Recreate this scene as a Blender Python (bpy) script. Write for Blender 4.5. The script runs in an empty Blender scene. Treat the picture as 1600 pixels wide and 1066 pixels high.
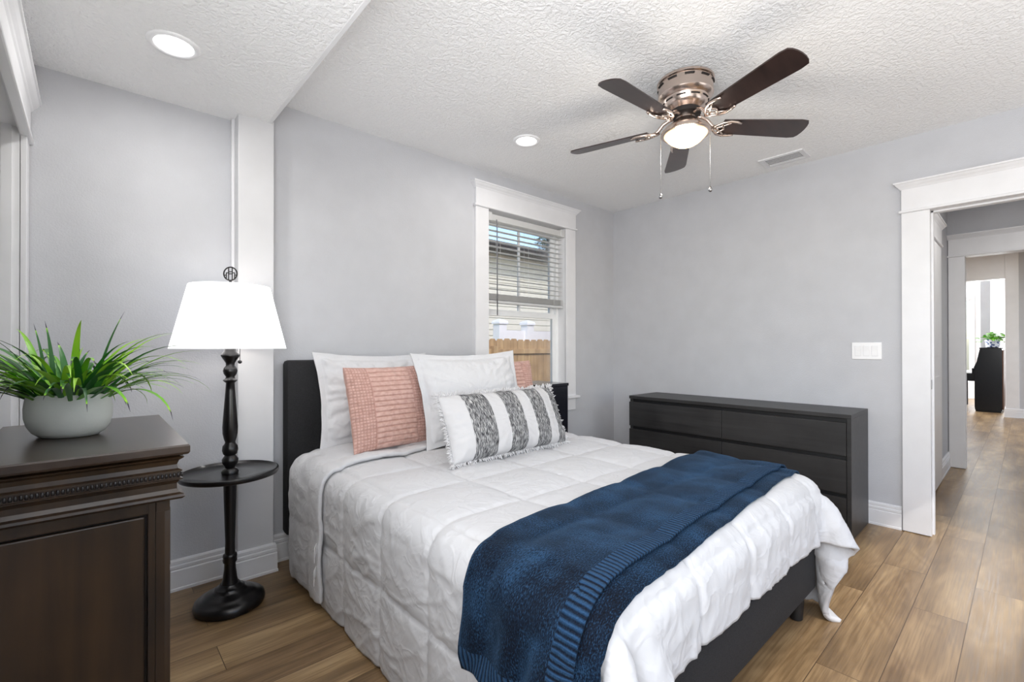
import bpy, bmesh, math, random
import numpy as np
from mathutils import Vector, Matrix, noise as mnoise
from mathutils.bvhtree import BVHTree

C = bpy.context.scene.collection
random.seed(7); np.random.seed(7)
PI = math.pi

# ------------------------------------------------------------------ camera, world, exposure
FPX, CY, CAMH = 728.8, 539.5, 1.20
yaw, pitch, roll = .7349, .0045, -.001
fw = Vector((math.sin(yaw)*math.cos(pitch), math.cos(yaw)*math.cos(pitch), math.sin(pitch)))
r0 = Vector((math.cos(yaw), -math.sin(yaw), 0)); u0 = r0.cross(fw)
rt = math.cos(roll)*r0 + math.sin(roll)*u0
up = -math.sin(roll)*r0 + math.cos(roll)*u0
cam = bpy.data.cameras.new('camera'); camo = bpy.data.objects.new('camera', cam); C.objects.link(camo)
cam.sensor_fit = 'HORIZONTAL'; cam.sensor_width = 36; cam.lens = FPX/1600*36
cam.shift_y = (CY-533)/1600; cam.clip_start = .02; cam.clip_end = 300
mw = Matrix((rt, up, -fw)).transposed().to_4x4(); mw.translation = (0, 0, CAMH)
camo.matrix_world = mw
sc = bpy.context.scene
sc.camera = camo
sc.view_settings.view_transform = 'Standard'; sc.view_settings.look = 'None'
sc.view_settings.gamma = 1; sc.view_settings.use_curve_mapping = False
sc.view_settings.exposure = 0.42
sc.cycles.max_bounces = 10; sc.cycles.diffuse_bounces = 6; sc.cycles.sample_clamp_indirect = 6
sc.cycles.caustics_reflective = False; sc.cycles.caustics_refractive = False
sc.cycles.use_denoising = True

wd = bpy.data.worlds.new('world'); sc.world = wd; wd.use_nodes = True
wn = wd.node_tree; bg = wn.nodes['Background']
sky = wn.nodes.new('ShaderNodeTexSky'); sky.sky_type = 'NISHITA'
sky.sun_disc = False; sky.sun_elevation = math.radians(48); sky.sun_rotation = math.radians(200)
sky.air_density = 1.0; sky.dust_density = 1.2
wn.links.new(sky.outputs[0], bg.inputs[0]); bg.inputs[1].default_value = .26

def light(name, kind, loc, energy, color=(1, 1, 1), rot=(0, 0, 0), **kw):
    l = bpy.data.lights.new(name, kind); l.energy = energy; l.color = color
    for k, v in kw.items(): setattr(l, k, v)
    o = bpy.data.objects.new(name, l); C.objects.link(o); o.location = loc; o.rotation_euler = rot
    return o
light('sun', 'SUN', (0, -6, 8), 1.3, (1, .95, .87), (math.radians(48), 0, math.radians(-25)), angle=.01)
# added fill lights that brighten the bedroom, the hall and the living room
light('rear_fill_light', 'AREA', (2.0, -1.50, 1.35), 22, (.98, .99, 1), (math.radians(90+74), 0, 0),
      shape='RECTANGLE', size=2.6, size_y=1.7)  # added fill behind the camera, tilted up to brighten the ceiling
light('side_fill_light', 'AREA', (-.235, -.12, 1.5), 66, (.98, .99, 1), (0, math.radians(-90-24), 0),
      shape='RECTANGLE', size=1.4, size_y=1.9)  # added fill left of the camera, mostly brightening the right wall
light('hall_fill_light', 'AREA', (5.0, -.2, 2.58), 9, (1, .97, .92), shape='DISK', size=.14)  # added light without a fixture, lifts the hall casings
light('living_room_fill_light', 'AREA', (13.4, 3.95, 1.6), 270, (.95, .98, 1), (math.radians(90), 0, PI),
      shape='RECTANGLE', size=2.6, size_y=1.6)  # added fill for the far end of the living room and its floor
light('living_room_overhead_fill', 'AREA', (9.2, .4, 2.82), 34, (.98, .99, 1), shape='DISK', size=.3)  # added light without a fixture, lifts the beam and column front
light('living_room_end_fill_light', 'AREA', (15.1, .2, 1.5), 60, (.95, .98, 1), (0, math.radians(90), 0),
      shape='RECTANGLE', size=2.2, size_y=1.2)  # added panel in front of the solid end wall, whitens the floor

# ------------------------------------------------------------------ materials
def lin(c):
    return tuple(((v/255)/12.92 if v/255 <= .04045 else ((v/255+.055)/1.055)**2.4) for v in c)+(1,)
class NT:
    def __init__(s, name):
        s.m = bpy.data.materials.new(name); s.m.use_nodes = True; s.t = s.m.node_tree
        s.b = s.t.nodes['Principled BSDF']
    def n(s, kind, **kw):
        nd = s.t.nodes.new(kind)
        for k, v in kw.items():
            if k.startswith('i_'):
                key = k[2:]
                nd.inputs[int(key) if key.isdigit() else key.replace('_', ' ')].default_value = v
            else: setattr(nd, k, v)
        return nd
    def l(s, a, b): s.t.links.new(a, b)
    def coords(s, scale=(1, 1, 1), kind='Object', rot=(0, 0, 0)):
        tc = s.n('ShaderNodeTexCoord'); mp = s.n('ShaderNodeMapping')
        mp.inputs['Scale'].default_value = scale; mp.inputs['Rotation'].default_value = rot
        s.l(tc.outputs[kind], mp.inputs[0]); return mp.outputs[0]
    def ramp(s, fac, stops):
        r = s.n('ShaderNodeValToRGB'); e = r.color_ramp.elements
        while len(e) < len(stops): e.new(.5)
        for el, (p, c) in zip(e, stops): el.position = p; el.color = c
        s.l(fac, r.inputs[0]); return r.outputs[0]
    def bump(s, h, strength, dist=.01, prev=None):
        b = s.n('ShaderNodeBump'); b.inputs['Strength'].default_value = strength; b.inputs['Distance'].default_value = dist
        s.l(h, b.inputs['Height'])
        if prev: s.l(prev, b.inputs['Normal'])
        return b.outputs[0]
    def math(s, op, a, b=None):
        m = s.n('ShaderNodeMath', operation=op)
        for i, v in enumerate((a, b)):
            if v is None: continue
            if isinstance(v, (int, float)): m.inputs[i].default_value = v
            else: s.l(v, m.inputs[i])
        return m.outputs[0]
    def mix(s, fac, a, b, bt='MIX'):
        m = s.n('ShaderNodeMix', data_type='RGBA', blend_type=bt)
        for i, v in ((0, fac), (6, a), (7, b)):
            if isinstance(v, (int, float, tuple)): m.inputs[i].default_value = v
            else: s.l(v, m.inputs[i])
        return m.outputs[2]
def mat(name, rgb, rough=.5, metal=0, noise=None, var=None, spec=None, coat=None, sheen=None):
    """noise=(scale, bump strength, distance); var=(scale, amount) gives mild colour variation"""
    t = NT(name); b = t.b; c = lin(rgb)
    b.inputs['Base Color'].default_value = c; b.inputs['Roughness'].default_value = rough; b.inputs['Metallic'].default_value = metal
    if spec is not None: b.inputs['Specular IOR Level'].default_value = spec
    if coat: b.inputs['Coat Weight'].default_value = coat; b.inputs['Coat Roughness'].default_value = .15
    if sheen: b.inputs['Sheen Weight'].default_value = sheen
    v = t.coords()
    nz = t.n('ShaderNodeTexNoise', i_Scale=(var[0] if var else 6.), i_Detail=4.)
    t.l(v, nz.inputs['Vector'])
    a = var[1] if var else .03
    lo = tuple(x*(1-a) for x in c[:3])+(1,); hi = tuple(min(1, x*(1+a)) for x in c[:3])+(1,)
    t.l(t.ramp(nz.outputs[0], [(.3, lo), (.7, hi)]), b.inputs['Base Color'])
    if noise:
        n2 = t.n('ShaderNodeTexNoise', i_Scale=noise[0], i_Detail=3.); t.l(v, n2.inputs['Vector'])
        t.l(t.bump(n2.outputs[0], noise[1], noise[2]), b.inputs['Normal'])
    return t.m
def emit(name, rgb, strength):
    t = NT(name); b = t.b; b.inputs['Base Color'].default_value = lin(rgb)
    b.inputs['Emission Color'].default_value = lin(rgb); b.inputs['Emission Strength'].default_value = strength
    b.inputs['Roughness'].default_value = .6
    return t.m

M = {}
M['wall'] = mat('lavender_grey_wall_paint', (192, 193, 197), .6, noise=(150, .28, .004), spec=.3)
M['white'] = mat('white_trim_paint', (226, 226, 228), .32, noise=(40, .02, .002))
M['column'] = mat('off_white_column_paint', (206, 206, 208), .4)
M['closetwhite'] = mat('white_door_paint', (234, 234, 236), .35)
M['smooth_white'] = mat('smooth_white_corner', (228, 228, 229), .6)
def ceiling_mat():
    t = NT('knockdown_ceiling'); b = t.b
    b.inputs['Base Color'].default_value = lin((246, 246, 246)); b.inputs['Roughness'].default_value = .8
    v = t.coords()
    n1 = t.n('ShaderNodeTexNoise', i_Scale=52., i_Detail=4., i_Distortion=.8); t.l(v, n1.inputs[0])
    n2 = t.n('ShaderNodeTexNoise', i_Scale=95., i_Detail=2.); t.l(v, n2.inputs[0])
    r = t.ramp(n1.outputs[0], [(.40, (0, 0, 0, 1)), (.6, (1, 1, 1, 1))])
    h = t.math('ADD', r, t.math('MULTIPLY', n2.outputs[0], .5))
    t.l(t.bump(h, .5, .006), b.inputs['Normal'])
    return t.m
M['ceiling'] = ceiling_mat()

def floor_mat():
    t = NT('oak_plank_floor'); b = t.b
    tc = t.n('ShaderNodeTexCoord'); mp = t.n('ShaderNodeMapping'); mp.inputs['Location'].default_value = (.37, -.046, 0)
    t.l(tc.outputs['Object'], mp.inputs[0]); v = mp.outputs[0]
    br = t.n('ShaderNodeTexBrick', offset=.37, offset_frequency=2)
    for k, x in (('Color1', (0, 0, 0, 1)), ('Color2', (1, 1, 1, 1)), ('Mortar', (.5, .5, .5, 1)), ('Scale', 1.), ('Mortar Size', .0016),
                 ('Mortar Smooth', .2), ('Bias', 0.), ('Brick Width', 1.22), ('Row Height', .1825)):
        br.inputs[k].default_value = x
    t.l(v, br.inputs['Vector'])
    # random offset per plank so that the grain breaks at every joint
    off = t.n('ShaderNodeVectorMath', operation='SCALE'); t.l(br.outputs['Color'], off.inputs[0]); off.inputs['Scale'].default_value = 37.
    ad = t.n('ShaderNodeVectorMath', operation='ADD'); t.l(v, ad.inputs[0]); t.l(off.outputs[0], ad.inputs[1])
    def stretched(s): 
        m = t.n('ShaderNodeMapping'); m.inputs['Scale'].default_value = s; t.l(ad.outputs[0], m.inputs[0]); return m.outputs[0]
    big = t.n('ShaderNodeTexNoise', i_Scale=1., i_Detail=3., i_Distortion=.4); t.l(stretched((1.5, 7., 1)), big.inputs[0])
    fine = t.n('ShaderNodeTexNoise', i_Scale=1., i_Detail=5.); t.l(stretched((4., 130., 1)), fine.inputs[0])
    cat = t.n('ShaderNodeTexNoise', i_Scale=1., i_Detail=2.); t.l(stretched((1.1, 4.2, 1)), cat.inputs[0])
    rings = t.math('SINE', t.math('MULTIPLY', cat.outputs[0], 80.))
    ringm = t.math('MULTIPLY', t.math('ADD', rings, 1.), .5)
    base = t.ramp(big.outputs[0], [(.28, lin((106, 87, 64))), (.5, lin((152, 128, 97))), (.72, lin((186, 162, 127)))])
    tone = t.ramp(br.outputs['Color'], [(0., lin((214, 205, 196))), (1., lin((255, 250, 240)))])
    c1 = t.mix(1., base, tone, 'MULTIPLY')
    c2 = t.mix(t.math('MULTIPLY', ringm, .26), c1, lin((112, 88, 60)))
    fr = t.ramp(fine.outputs[0], [(.35, (.62, .58, .54, 1)), (.6, (1, 1, 1, 1))])
    c3 = t.mix(.8, c2, fr, 'MULTIPLY')
    c4 = t.mix(br.outputs['Fac'], c3, lin((84, 64, 44)))
    t.l(c4, b.inputs['Base Color']); b.inputs['Roughness'].default_value = .33
    rr = t.ramp(fine.outputs[0], [(.3, (.30, .30, .30, 1)), (.7, (.42, .42, .42, 1))]); t.l(rr, b.inputs['Roughness'])
    inv = t.math('SUBTRACT', 1., br.outputs['Fac'])
    t.l(t.bump(t.math('ADD', inv, t.math('MULTIPLY', fine.outputs[0], .15)), .25, .002), b.inputs['Normal'])
    return t.m
M['floor'] = floor_mat()

def dark_wood(name, c0, c1, rough, scale, coat=0., along='X'):
    t = NT(name); b = t.b
    s = {'X': (1.2, 22, 22), 'Y': (22, 1.2, 22), 'Z': (22, 22, 1.2)}[along]
    v = t.coords(tuple(q*scale for q in s))
    n1 = t.n('ShaderNodeTexNoise', i_Scale=1., i_Detail=6., i_Distortion=.5); t.l(v, n1.inputs[0])
    v2 = t.coords(); n2 = t.n('ShaderNodeTexNoise', i_Scale=3.2, i_Detail=3.); t.l(v2, n2.inputs[0])
    f = t.math('ADD', t.math('MULTIPLY', n1.outputs[0], .5), t.math('MULTIPLY', n2.outputs[0], .5))
    t.l(t.ramp(f, [(.36, lin(c0)), (.64, lin(c1))]), b.inputs['Base Color'])
    b.inputs['Roughness'].default_value = rough; b.inputs['Coat Weight'].default_value = coat; b.inputs['Coat Roughness'].default_value = .2
    t.l(t.bump(n1.outputs[0], .08, .002), b.inputs['Normal'])
    return t.m
M['chest'] = dark_wood('walnut_brown_chest_wood', (32, 21, 12), (62, 44, 26), .36, 1., .2, 'Z')
M['chest_top'] = dark_wood('walnut_brown_chest_top', (40, 30, 24), (62, 48, 38), .3, 1., .25, 'Y')
M['chest_bead'] = mat('dark_bead_moulding', (30, 26, 26), .35)
M['malm'] = dark_wood('black_brown_oak_veneer', (30, 29, 29), (52, 51, 51), .42, 1.2, 0, 'Y')
M['black'] = mat('near_black_recess', (14, 14, 15), .5)
M['nightstand'] = dark_wood('blue_black_lacquer', (14, 15, 24), (20, 21, 31), .22, 1., .3, 'X')
M['lampblack'] = mat('dark_bronze_lamp_metal', (20, 18, 19), .28, .3, var=(9, .25), coat=.3)
M['shade'] = emit('lit_white_lamp_shade', (250, 250, 252), .82)
M['can'] = emit('lit_recessed_lens', (255, 255, 255), 5.)
M['globe'] = emit('lit_frosted_glass_bowl', (255, 220, 164), 1.5)
M['nickel'] = mat('brushed_nickel', (214, 197, 186), .26, 1., noise=(300, .03, .001))
M['slot'] = mat('dark_vent_slot', (30, 24, 22), .6)
M['blade'] = dark_wood('espresso_fan_blade', (36, 24, 22), (58, 42, 38), .3, 1., .3, 'X')
M['chain'] = mat('steel_chain', (170, 170, 172), .25, 1.)
M['headboard'] = mat('charcoal_linen_upholstery', (32, 32, 34), .9, noise=(420, .5, .003), var=(180, .3))
M['matblack'] = mat('black_plastic_leg', (22, 22, 23), .5)
M['mattress'] = mat('white_mattress_ticking', (225, 225, 226), .8)
def cloth_white(name, rgb, wr=.35, sc_=9.):
    t = NT(name); b = t.b; b.inputs['Base Color'].default_value = lin(rgb); b.inputs['Roughness'].default_value = .75
    b.inputs['Sheen Weight'].default_value = .15; b.inputs['Specular IOR Level'].default_value = .25
    v = t.coords()
    n1 = t.n('ShaderNodeTexNoise', i_Scale=sc_, i_Detail=5., i_Distortion=1.2); t.l(v, n1.inputs[0])
    n2 = t.n('ShaderNodeTexNoise', i_Scale=600., i_Detail=1.); t.l(v, n2.inputs[0])
    n3 = t.n('ShaderNodeTexNoise', i_Scale=sc_*1.5, i_Detail=2., i_Distortion=.6); t.l(v, n3.inputs[0])
    rg = t.math('ABSOLUTE', t.math('SUBTRACT', n3.outputs[0], .5))
    rg = t.ramp(rg, [(0., (1, 1, 1, 1)), (.10, (0, 0, 0, 1))])
    h = t.bump(n1.outputs[0], wr*.45, .03); h = t.bump(rg, wr*1.1, .008, h); t.l(t.bump(n2.outputs[0], .08, .001, h), b.inputs['Normal'])
    return t.m
M['comforter'] = cloth_white('white_cotton_comforter', (196, 196, 198), .16, 8.)
M['sham'] = cloth_white('white_cotton_sham', (204, 204, 206), .14, 9.)
M['tag'] = mat('white_satin_tag', (246, 246, 246), .5)
def chenille():
    t = NT('navy_chenille'); b = t.b
    v = t.coords((1, 1, 1), 'UV')
    s1 = t.n('ShaderNodeMapping'); s1.inputs['Scale'].default_value = (170, 330, 1); t.l(v, s1.inputs[0])
    n1 = t.n('ShaderNodeTexNoise', i_Scale=1., i_Detail=3.); t.l(s1.outputs[0], n1.inputs[0])
    n2 = t.n('ShaderNodeTexNoise', i_Scale=7., i_Detail=6.); t.l(v, n2.inputs[0])
    f = t.math('ADD', t.math('MULTIPLY', n1.outputs[0], .55), t.math('MULTIPLY', n2.outputs[0], .45))
    col = t.ramp(f, [(.40, lin((3, 6, 15))), (.5, lin((9, 23, 40))), (.61, lin((34, 62, 90)))])
    # ribbed hem: darker/lighter ribs along both selvedges (uv in metres)
    sx = t.n('ShaderNodeSeparateXYZ'); t.l(v, sx.inputs[0])
    edge = t.math('LESS_THAN', sx.outputs[1], .052)
    end = t.math('LESS_THAN', sx.outputs[0], .06)
    ribu = t.math('SINE', t.math('MULTIPLY', sx.outputs[0], 2*PI/.0135))
    ribv = t.math('SINE', t.math('MULTIPLY', sx.outputs[1], 2*PI/.0135))
    rib = t.math('ADD', t.math('MULTIPLY', ribu, edge), t.math('MULTIPLY', t.math('MULTIPLY', ribv, end), t.math('SUBTRACT', 1., edge)))
    msk = t.math('MAXIMUM', edge, end)
    rr = t.math('ADD', t.math('MULTIPLY', rib, .5), .5)
    ribc = t.ramp(rr, [(.15, lin((5, 12, 26))), (.8, lin((36, 66, 98)))])
    c = t.mix(t.math('MULTIPLY', msk, .8), col, ribc)
    t.l(c, b.inputs['Base Color']); b.inputs['Roughness'].default_value = .8
    b.inputs['Sheen Weight'].default_value = .22; b.inputs['Sheen Roughness'].default_value = .35
    b.inputs['Sheen Tint'].default_value = lin((110, 160, 210))
    b.inputs['Specular IOR Level'].default_value = .15
    h1 = t.bump(n1.outputs[0], .6, .006); t.l(t.bump(rib, .8, .004, h1), b.inputs['Normal'])
    return t.m
M['throw'] = chenille()
def pink_mat():
    t = NT('blush_quilted_cotton'); b = t.b
    v = t.coords(); n = t.n('ShaderNodeTexNoise', i_Scale=45., i_Detail=3.); t.l(v, n.inputs[0])
    at = t.n('ShaderNodeAttribute', attribute_name='seam')
    col = t.ramp(n.outputs[0], [(.35, lin((188, 150, 138))), (.65, lin((204, 168, 157)))])
    c = t.mix(at.outputs['Fac'], col, lin((150, 104, 92)))
    t.l(c, b.inputs['Base Color']); b.inputs['Roughness'].default_value = .7; b.inputs['Sheen Weight'].default_value = .2
    t.l(t.bump(n.outputs[0], .25, .006), b.inputs['Normal'])
    return t.m
M['pink'] = pink_mat()
def lumbar_mat():
    t = NT('woven_stripe_cotton'); b = t.b
    v = t.coords((1, 1, 1), 'UV')
    at = t.n('ShaderNodeAttribute', attribute_name='band')
    s1 = t.n('ShaderNodeMapping'); s1.inputs['Scale'].default_value = (260, 20, 1); t.l(v, s1.inputs[0])
    n1 = t.n('ShaderNodeTexNoise', i_Scale=1., i_Detail=3., i_Distortion=.6); t.l(s1.outputs[0], n1.inputs[0])
    yarn = t.ramp(n1.outputs[0], [(.40, lin((34, 34, 38))), (.5, lin((92, 92, 96))), (.62, lin((216, 216, 214)))])
    n2 = t.n('ShaderNodeTexNoise', i_Scale=500., i_Detail=2.); t.l(v, n2.inputs[0])
    c = t.mix(at.outputs['Fac'], lin((200, 199, 200)), yarn)
    t.l(c, b.inputs['Base Color']); b.inputs['Roughness'].default_value = .85
    hh = t.math('ADD', t.math('MULTIPLY', t.math('MULTIPLY', n1.outputs[0], at.outputs['Fac']), 1.), t.math('MULTIPLY', n2.outputs[0], .25))
    t.l(t.bump(hh, .7, .006), b.inputs['Normal'])
    return t.m
M['lumbar'] = lumbar_mat()
M['fringe'] = mat('cotton_fringe', (204, 203, 204), .9)
M['pot'] = mat('pale_concrete_pot', (206, 209, 204), .62, noise=(120, .1, .002), var=(5, .06))
M['soil'] = mat('dark_soil', (50, 36, 30), .95, noise=(90, .8, .01))
def leaf_mat():
    t = NT('grass_leaf_green'); b = t.b
    at = t.n('ShaderNodeAttribute', attribute_name='leaf')
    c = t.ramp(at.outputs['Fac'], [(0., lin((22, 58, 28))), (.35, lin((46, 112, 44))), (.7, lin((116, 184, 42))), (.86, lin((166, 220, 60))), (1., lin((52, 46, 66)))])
    t.l(c, b.inputs['Base Color']); b.inputs['Roughness'].default_value = .42
    b.inputs['Subsurface Weight'].default_value = 0
    return t.m
M['leaf'] = leaf_mat()
M['plastic'] = mat('white_switch_plastic', (240, 240, 241), .28)
M['blind'] = mat('white_blind_slat', (238, 238, 238), .4)
def blind_mat():
    t = NT('white_translucent_blind_slat'); b = t.b; nt = t.t
    b.inputs['Base Color'].default_value = lin((240, 240, 240)); b.inputs['Roughness'].default_value = .4
    tr = t.n('ShaderNodeBsdfTranslucent'); tr.inputs[0].default_value = lin((240, 240, 238)); mx = t.n('ShaderNodeMixShader'); mx.inputs[0].default_value = .45
    t.l(b.outputs[0], mx.inputs[1]); t.l(tr.outputs[0], mx.inputs[2]); t.l(mx.outputs[0], nt.nodes['Material Output'].inputs[0])
    return t.m
M['blind'] = blind_mat()
M['vinyl'] = mat('white_vinyl_sash', (240, 241, 242), .35)
M['wand'] = mat('grey_clear_wand', (120, 120, 124), .2)
def glass_mat():
    t = NT('window_glass'); nt = t.t; nt.nodes.remove(t.b)
    tr = t.n('ShaderNodeBsdfTransparent'); gl = t.n('ShaderNodeBsdfGlossy', i_Roughness=.02); fr = t.n('ShaderNodeFresnel', i_IOR=1.35)
    mx = t.n('ShaderNodeMixShader'); out = nt.nodes['Material Output']
    t.l(fr.outputs[0], mx.inputs[0]); t.l(tr.outputs[0], mx.inputs[1]); t.l(gl.outputs[0], mx.inputs[2]); t.l(mx.outputs[0], out.inputs[0])
    return t.m
M['glass'] = glass_mat()
M['cedar'] = dark_wood('weathered_pine_fence', (158, 124, 84), (206, 172, 126), .8, .6, 0, 'Z')
M['pvc'] = mat('white_pvc_fence', (240, 238, 238), .4)
M['siding'] = mat('cream_siding', (214, 206, 190), .7)
M['roof'] = mat('dark_shingle', (62, 58, 58), .9, noise=(40, .6, .02))
M['fascia'] = mat('dark_brown_fascia', (60, 52, 50), .6)
M['grass'] = mat('lawn', (110, 122, 78), .95, noise=(30, .6, .03), var=(8, .3))
M['treeleaf'] = mat('tree_leaf', (62, 84, 52), .8, var=(3, .3))
M['bark'] = mat('bark', (90, 74, 60), .9)
M['piano'] = mat('black_polyester_lacquer', (12, 13, 17), .2, spec=.3)
M['pianoback'] = mat('brown_plywood_back', (92, 60, 40), .6)
M['keys'] = mat('ivory_keys', (238, 236, 230), .3)
M['bluepot'] = None
def bluepot():
    t = NT('blue_white_glazed_pot'); b = t.b; v = t.coords((1, 1, 1))
    vo = t.n('ShaderNodeTexVoronoi', i_Scale=26.); t.l(v, vo.inputs[0])
    t.l(t.ramp(vo.outputs[0], [(.35, lin((60, 84, 140))), (.5, lin((226, 230, 238)))]), b.inputs['Base Color']); b.inputs['Roughness'].default_value = .2
    return t.m
M['bluepot'] = bluepot()
M['ivy'] = mat('bright_ivy_leaf', (116, 182, 54), .45, var=(20, .35))
M['steel'] = mat('strike_plate_steel', (150, 150, 152), .3, 1.)

# ------------------------------------------------------------------ mesh helpers (world coordinates)
class MB:
    def __init__(s): s.v = []; s.f = []; s.uv = None; s.attr = {}
    def add(s, vs, fs):
        n = len(s.v); s.v += [tuple(p) for p in vs]; s.f += [tuple(i+n for i in f) for f in fs]; return s
    def box(s, a, b, bev=0.):
        a, b = [min(p, q) for p, q in zip(a, b)], [max(p, q) for p, q in zip(a, b)]
        if bev > 0:
            bev = min([bev]+[(b[i]-a[i])*.45 for i in range(3)])
            bm = bmesh.new(); bmesh.ops.create_cube(bm, size=1)
            for v in bm.verts: v.co = Vector([a[i]+(v.co[i]+.5)*(b[i]-a[i]) for i in range(3)])
            bmesh.ops.bevel(bm, geom=bm.edges[:], offset=bev, segments=2, affect='EDGES', profile=.5)
            bm.verts.index_update(); s.add([v.co for v in bm.verts], [[v.index for v in f.verts] for f in bm.faces]); bm.free(); return s
        x0, y0, z0 = a; x1, y1, z1 = b
        return s.add([(x0, y0, z0), (x1, y0, z0), (x1, y1, z0), (x0, y1, z0), (x0, y0, z1), (x1, y0, z1), (x1, y1, z1), (x0, y1, z1)],
                     [(3, 2, 1, 0), (4, 5, 6, 7), (0, 1, 5, 4), (1, 2, 6, 5), (2, 3, 7, 6), (3, 0, 4, 7)])
    def lathe(s, prof, c=(0, 0, 0), seg=40, sx=1., sy=1., cap=True):
        n = len(prof); vs = []
        for i in range(seg):
            a = 2*PI*i/seg
            for r, z in prof: vs.append((c[0]+r*sx*math.cos(a), c[1]+r*sy*math.sin(a), c[2]+z))
        fs = []
        for i in range(seg):
            j = (i+1) % seg
            for k in range(n-1): fs.append((i*n+k, j*n+k, j*n+k+1, i*n+k+1))
        if cap:
            if prof[0][0] > 1e-6: fs.append(tuple(i*n for i in range(seg))[::-1])
            if prof[-1][0] > 1e-6: fs.append(tuple(i*n+n-1 for i in range(seg)))
        return s.add(vs, fs)
    def tube(s, pts, r, seg=8, closed=False):
        pts = [Vector(p) for p in pts]; n = len(pts); rs = r if isinstance(r, (list, tuple)) else [r]*n
        vs = []; nrm = None
        for i, p in enumerate(pts):
            if closed: t = (pts[(i+1) % n]-pts[i-1]).normalized()
            else: t = (pts[min(i+1, n-1)]-pts[max(i-1, 0)]).normalized()
            if nrm is None: nrm = t.orthogonal().normalized()
            nrm = (nrm-t*nrm.dot(t)).normalized(); bn = t.cross(nrm)
            for k in range(seg):
                a = 2*PI*k/seg; vs.append(p+(nrm*math.cos(a)+bn*math.sin(a))*rs[i])
        fs = []
        for i in range(n if closed else n-1):
            j = (i+1) % n
            for k in range(seg): fs.append((i*seg+k, i*seg+(k+1) % seg, j*seg+(k+1) % seg, j*seg+k))
        if not closed: fs += [tuple(range(seg))[::-1], tuple((n-1)*seg+k for k in range(seg))]
        return s.add(vs, fs)
    def prism(s, poly, a, b, axis):
        """poly: 2-d points in the two axes other than `axis` (cyclic order), extruded a..b"""
        def P(p, t): return {0: (t, p[0], p[1]), 1: (p[0], t, p[1]), 2: (p[0], p[1], t)}[axis]
        n = len(poly); vs = [P(p, a) for p in poly]+[P(p, b) for p in poly]
        fs = [tuple(range(n)), tuple(range(2*n-1, n-1, -1))]+[(i, i+n, (i+1) % n+n, (i+1) % n) for i in range(n)]
        return s.add(vs, fs)
    def loopmould(s, prof, x0, x1, y0, y1):
        """profile (offset, z) swept round a rectangle with mitred corners, capped top and bottom"""
        vs = []
        for d, z in prof: vs += [(x0-d, y0-d, z), (x1+d, y0-d, z), (x1+d, y1+d, z), (x0-d, y1+d, z)]
        fs = [(3, 2, 1, 0)]
        for k in range(len(prof)-1):
            for i in range(4): fs.append((4*k+i, 4*k+(i+1) % 4, 4*k+4+(i+1) % 4, 4*k+4+i))
        n = 4*(len(prof)-1); fs.append((n, n+1, n+2, n+3)); return s.add(vs, fs)
def ring(mb, axis, o, i, d0, d1):
    """mitred rectangular frame: o/i = (a0, a1, b0, b1) outer and inner rectangle, d0..d1 along axis"""
    def P(a, b, d): return {0: (d, a, b), 1: (a, d, b), 2: (a, b, d)}[axis]
    def R(r): return ((r[0], r[2]), (r[1], r[2]), (r[1], r[3]), (r[0], r[3]))
    vs = [P(*p, d) for d in (d0, d1) for q in (R(o), R(i)) for p in q]; fs = []
    for k in range(4):
        j = (k+1) % 4
        fs += [(k, j, 4+j, 4+k), (8+k, 12+k, 12+j, 8+j), (k, 8+k, 8+j, j), (4+k, 4+j, 12+j, 12+k)]
    return mb.add(vs, fs)
def base_of(o):
    v = Vector((0, 0, 0))
    while o: v += o.location; o = o.parent
    return v
def obj(name, mb, m, parent=None, smooth=False, loc=None, auto=None, recalc=True):
    me = bpy.data.meshes.new(name)
    vs = np.array(mb.v, dtype=float)
    if parent is not None: org = np.array(base_of(parent))
    elif loc is not None: org = np.array(loc, dtype=float)
    else:
        lo, hi = vs.min(0), vs.max(0); org = np.array([(lo[0]+hi[0])/2, (lo[1]+hi[1])/2, lo[2]])
    me.from_pydata([tuple(p) for p in vs-org], [], mb.f); me.update()
    bm = bmesh.new(); bm.from_mesh(me)
    if recalc: bmesh.ops.recalc_face_normals(bm, faces=bm.faces[:])
    bm.to_mesh(me); bm.free()
    if mb.uv is not None:
        ul = me.uv_layers.new(name='UVMap')
        for l in me.loops: ul.data[l.index].uv = mb.uv[l.vertex_index]
    for k, arr in mb.attr.items():
        a = me.attributes.new(k, 'FLOAT', 'POINT')
        for i, x in enumerate(arr): a.data[i].value = x
    me.materials.append(m)
    if smooth:
        me.shade_smooth()
        if auto: me.set_sharp_from_angle(angle=math.radians(auto))
    o = bpy.data.objects.new(name, me); C.objects.link(o)
    if parent is not None: o.parent = parent
    else: o.location = org
    return o
def thing(name, label, cat, loc, group=None):
    o = bpy.data.objects.new(name, None); C.objects.link(o); o.location = loc; o.empty_display_size = .1
    o['label'] = label; o['category'] = cat
    if group: o['group'] = group
    return o
def tag(o, label, cat, group=None):
    o['label'] = label; o['category'] = cat
    if group: o['group'] = group
    return o
def struct(name, mb=None, m=None, parent=None, loc=(0, 0, 0), **kw):
    if mb is None:
        o = bpy.data.objects.new(name, None); C.objects.link(o); o.location = loc
    else: o = obj(name, mb, m, parent, **kw)
    if parent is None: o['kind'] = 'structure'
    return o

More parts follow.
